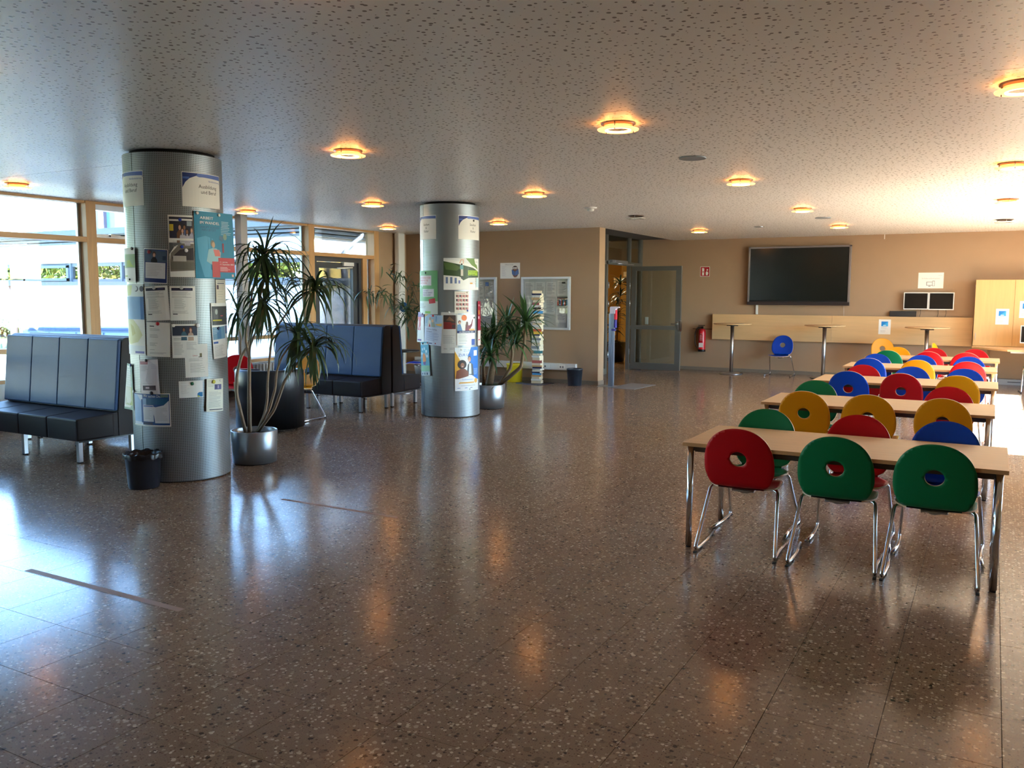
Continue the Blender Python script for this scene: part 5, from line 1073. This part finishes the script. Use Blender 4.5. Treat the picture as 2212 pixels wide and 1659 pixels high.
cs(2, 'poster', 'tilted pale blue flyer about school sport with a drawn group on the second pillar', -92, 1.425, .30, .42, [('r', .0, .0, 1, .40, (176, 204, 232)), ('p', [(.0, .0), (.25, .0), (.0, .10)], (220, 160, 90)), ('r', .1, .1, .16, .3, (130, 180, 220)), ('r', .66, .04, .72, .22, (130, 180, 220)), ('p', [(.22, .40), (.26, .18), (.4, .2), (.44, .40)], (230, 230, 230)), ('p', [(.30, .40), (.34, .28), (.40, .40)], (200, 50, 80)), ('e', .36, .13, .05, .045, (220, 180, 150)), ('e', .50, .20, .07, .06, (226, 190, 160)), ('p', [(.46, .40), (.46, .26), (.6, .24), (.66, .40)], (170, 180, 170)), ('p', [(.66, .30), (.98, .26), (.98, .36), (.76, .34)], (236, 190, 110)), ('t', 'Läufischer Fachtag', .15, .50, .045, (84, 90, 150), 'L', .60), ('t', 'Schulsport', .15, .575, .045, (60, 66, 130), 'L', .36), ('l', .15, .9, .60, 9, .03, (130, 150, 200)), ('r', .22, .92, .30, .96, (190, 60, 60)), ('r', .36, .925, .54, .95, NAVY), ('e', .72, .93, .03, .02, (200, 60, 80))], off=.018, tilt=-4, base=(206, 218, 242), magnets=[(.52, .03, (196, 30, 50), .015)], cat='flyer')
cs(2, 'notice', 'grey-white sheet with a dark red photo block in the middle of the second pillar', -58, 1.46, .235, .56, [('r', .14, .07, .86, .27, (64, 50, 44)), ('r', .16, .24, .6, .40, (130, 40, 36)), ('r', .14, .27, .86, .41, (120, 36, 34)), ('r', .64, .30, .84, .39, (60, 40, 44)), ('p', [(.3, .2), (.5, .1), (.8, .22)], (120, 90, 66)), ('l', .12, .8, .56, 10, .022, TXL), ('l', .15, .4, .89, 1, .02, DK), ('l', .5, .85, .87, 3, .018, TXL)], base=(200, 198, 192), off=.004, cat='notice', magnets=[(.48, .0, (220, 220, 216))])
cs(2, 'poster', 'apprenticeship flyer with two people and an orange disc on the second pillar', -24, 1.425, .30, .42, [('e', .12, .24, .07, .06, (110, 66, 54))]+[('e', .13, .26, .05, .045, SK1), ('p', [(0, .52), (.02, .32), (.16, .30), (.26, .52)], (110, 146, 186)), ('p', [(.40, .52), (.42, .32), (.50, .26), (.60, .36), (.74, .30), (.82, .14), (.86, .16), (.80, .36), (.62, .52)], (120, 50, 66)), ('e', .50, .28, .06, .06, (90, 60, 50)), ('r', .44, .28, .50, .44, (96, 66, 54)), ('e', .35, .10, .14, .095, (226, 116, 50)), ('r', .62, .46, .96, .52, (236, 176, 110)), ('r', 0, .52, 1, .60, (30, 44, 96)), ('t', 'AUSBILDUNG 2021', .10, .585, .045, WH, 'L', .78), ('l', .08, .6, .65, 4, .035, TXL), ('l', .08, .6, .80, 3, .035, TXL), ('r', .76, .80, .98, 1, (40, 76, 160)), ('l', .08, .5, .93, 1, .03, BLUE)], off=.012, magnets=[(.93, .10, (40, 40, 44), .012)], cat='flyer')
cs(2, 'leaflet', 'narrow dark red leaflet on the right edge of the second pillar', 16, 1.61, .15, .62, [('r', 0, 0, 1, .66, (150, 22, 50)), ('r', .2, .2, .5, .3, (196, 150, 50)), ('t', 'Pi', .2, .12, .05, WH, 'L', .3), ('r', .1, .34, .4, .4, (220, 190, 200)), ('r', .1, .86, .6, .88, (190, 40, 50))], off=.016, base=(220, 206, 200), cat='leaflet')
cs(2, 'leaflet', 'red, white and purple leaflet hanging off the left edge of the second pillar', -130, 1.455, .21, .42, [('r', 0, 0, 1, .16, (100, 50, 140)), ('r', .02, .16, .5, .6, (206, 40, 60)), ('p', [(.1, .16), (.6, .16), (.3, .6)], (206, 40, 60)), ('r', .1, .9, .6, .95, (100, 60, 150))], off=.01, a_tan=-124, sgn=-1, sag=.15, cat='leaflet', magnets=[(.8, .05, (110, 60, 140))])
cs(2, 'flyer', 'narrow turquoise flyer with an orange ice-cream drawing on the lower second pillar', -113, 1.045, .22, .47, [('r', 0, 0, 1, .70, (90, 176, 206)), ('r', .1, .04, .9, .09, (196, 226, 236)), ('e', .3, .22, .09, .045, (196, 230, 240)), ('e', .55, .2, .09, .045, (196, 230, 240)), ('e', .2, .34, .09, .045, (196, 230, 240)), ('e', .75, .28, .09, .045, (196, 230, 240)), ('e', .8, .42, .09, .045, (196, 230, 240)), ('p', [(.3, .55), (.34, .38), (.5, .32), (.64, .40), (.7, .55), (.6, .62), (.4, .62)], (226, 146, 80)), ('p', [(.34, .60), (.66, .58), (.62, .68), (.4, .68)], (120, 70, 130)), ('r', 0, .70, 1, .87, (150, 206, 170)), ('r', 0, .88, 1, 1, (206, 220, 226)), ('r', .2, .91, .3, .97, (60, 90, 120)), ('r', .45, .91, .55, .97, (60, 90, 120)), ('r', .7, .91, .8, .97, (60, 90, 120))], base=(160, 210, 216), off=.02, tilt=4, cat='flyer', magnets=[(.42, .045, (50, 60, 66))])
cs(2, 'poster', 'blue, white and gold poster of two smiling students low on the second pillar', -20, .975, .42, .60, [('p', [(.55, 0), (1, 0), (1, .78), (.62, .64), (.46, .18)], (40, 120, 206)), ('p', [(0, .08), (.22, .34), (.22, .6), (0, .72)], (226, 170, 60)), ('p', [(0, 0), (.6, 0), (.44, .24), (.2, .22), (0, .06)], (230, 234, 236)), ('t', 'ZUR', .30, .10, .06, (170, 196, 220), 'L', .26), ('t', 'ZUR UNI', .12, .20, .06, (20, 90, 176), 'L', .50), ('p', [(.42, .62), (.46, .40), (.56, .34), (.68, .40), (.74, .66)], (84, 88, 90)), ('p', [(.50, .62), (.52, .37), (.60, .37), (.62, .62)], (220, 222, 222)), ('e', .53, .26, .07, .06, (80, 56, 44)), ('e', .53, .28, .055, .06, (206, 156, 130)), ('e', .25, .39, .16, .105, (38, 28, 26)), ('e', .26, .41, .07, .06, (150, 100, 74)), ('r', .235, .43, .285, .44, WH), ('r', .505, .30, .55, .308, WH), ('p', [(.02, .72), (.06, .54), (.20, .49), (.34, .49), (.48, .56), (.50, .72)], (128, 70, 44)), ('p', [(0, .74), (.5, .66), (1, .76), (1, 1), (0, 1)], WH), ('t', 'hochschulstart', .25, .755, .030, (30, 100, 190), 'L', .44), ('p', [(.12, .83), (.16, .80), (.74, .80), (.74, .83)], (230, 170, 70)), ('e', .84, .78, .09, .055, (236, 180, 90)), ('l', .2, .8, .88, 1, .02, TXL), ('r', .08, .93, .18, .94, BLUE), ('r', .34, .93, .44, .94, BLUE), ('r', .56, .93, .66, .94, NAVY), ('l', .72, .96, .50, 6, .025, (180, 206, 236)), ('r', .72, .075, .90, .20, WH)], off=.008, magnets=[(.22, .05, (226, 226, 220), .012), (.55, .97, (226, 226, 220), .012)])
# sheets on the walls
def ws(name, label, cat, x0, x1, z0, z1, y, els, **kw):
    w, h = x1-x0, z1-z0
    return sheet(name, label, cat, w, h, flatmap(x0, y, z1, h, kw.pop('off', .002)), els, kw.pop('base', WH), kw.pop('magnets', ()), bend=False, group=kw.pop('group', 'sheets on the brown walls'))
ws('sign', 'white workstation sign with a drawn computer above the two small monitors', 'sign', -1.37, -.91, 1.86, 2.175, 19.3, [('t', 'Schülerarbeitsplatz', .5, .40, .075, GRY, 'C', .72), ('t', 'school', .78, .19, .035, MG, 'L', .16), ('r', .33, .58, .58, .82, MG), ('r', .355, .61, .555, .79, WH), ('r', .41, .84, .50, .88, MG), ('r', .56, .52, .66, .86, MG), ('r', .575, .55, .645, .84, WH)])
def blue_sheet(x0, x1, z0, z1, y, lb): ws('notice', lb, 'notice', x0, x1, z0, z1, y, [('r', .22, .14, .78, .46, (20, 130, 206)), ('p', [(.22, .46), (.78, .14), (.78, .46)], (60, 170, 226)), ('r', .38, .38, .62, .42, WH), ('l', .2, .8, .52, 3, .04, TXL), ('l', .15, .7, .72, 4, .045, TXL)])
blue_sheet(-2.06, -1.83, .92, 1.225, 19.2, 'white notice with a blue picture on the beech board left of the right-hand high table')
blue_sheet(.035, .255, 1.17, 1.47, 18.9, 'white notice with a blue picture on the first cupboard door')
blue_sheet(.42, .64, 1.30, 1.62, 18.9, 'white notice on the second cupboard door at the right edge of the picture')
ws('safety_sign', 'square red fire extinguisher sign on the brown wall above the extinguisher', 'sign', -5.88, -5.66, 2.13, 2.35, 19.3, [('r', .04, .04, .96, .96, (170, 14, 30)), ('r', .20, .34, .42, .88, WH), ('r', .24, .48, .38, .58, (170, 14, 30)), ('p', [(.22, .34), (.16, .18), (.30, .12), (.44, .20), (.42, .34)], WH), ('p', [(.6, .86), (.58, .6), (.68, .4), (.70, .6), (.8, .46), (.86, .7), (.78, .88)], WH), ('p', [(.66, .36), (.72, .22), (.84, .3), (.78, .42)], WH)], off=.006)
ws('drawing', 'white sheet with a drawn owl taped on the brown wall between the notice cabinets', 'drawing', -8.64, -8.19, 2.02, 2.33, 14.98, [('t', 'Offenes Lernen', .45, .14, .06, MG, 'C', .42), ('l', .08, .32, .24, 11, .06, (150, 160, 190)), ('e', .76, .58, .16, .34, (120, 84, 76)), ('e', .75, .32, .12, .13, (70, 54, 56)), ('e', .70, .34, .05, .07, WH), ('e', .80, .34, .05, .07, WH), ('e', .70, .35, .02, .03, (20, 20, 20)), ('e', .80, .35, .02, .03, (20, 20, 20)), ('p', [(.72, .42), (.78, .42), (.75, .48)], (220, 150, 70)), ('p', [(.58, .42), (.74, .56), (.74, .82), (.60, .72)], (80, 110, 170)), ('p', [(.92, .40), (.76, .56), (.76, .82), (.94, .70)], (90, 120, 180)), ('r', .69, .88, .73, .93, (220, 150, 70)), ('r', .78, .88, .82, .93, (220, 150, 70))])
t = thing('wall_clock', 'small blue round gadget hanging between bamboo leaves at the white corner pipe', 'wall ornament', (-10.62, 14.45, 1.44)); B().lathe([(.10, 0), (.105, .03), (.09, .04), (.01, .045)], (0, 0, 0), 28, M=Matrix.Rotation(D(90), 4, 'X')).build('disc', mat('blue_disc', (20, 90, 150), .35), t)
B().tube([(-.03, -.046, -.04), (.03, -.046, -.03), (-.02, -.046, .01), (.03, -.046, .05)], .006, 6).build('symbol', M_WHITE, t)
B().box(-.16, -.005, -.01, 0, .03, .01).build('arm', M_STEEL, t)
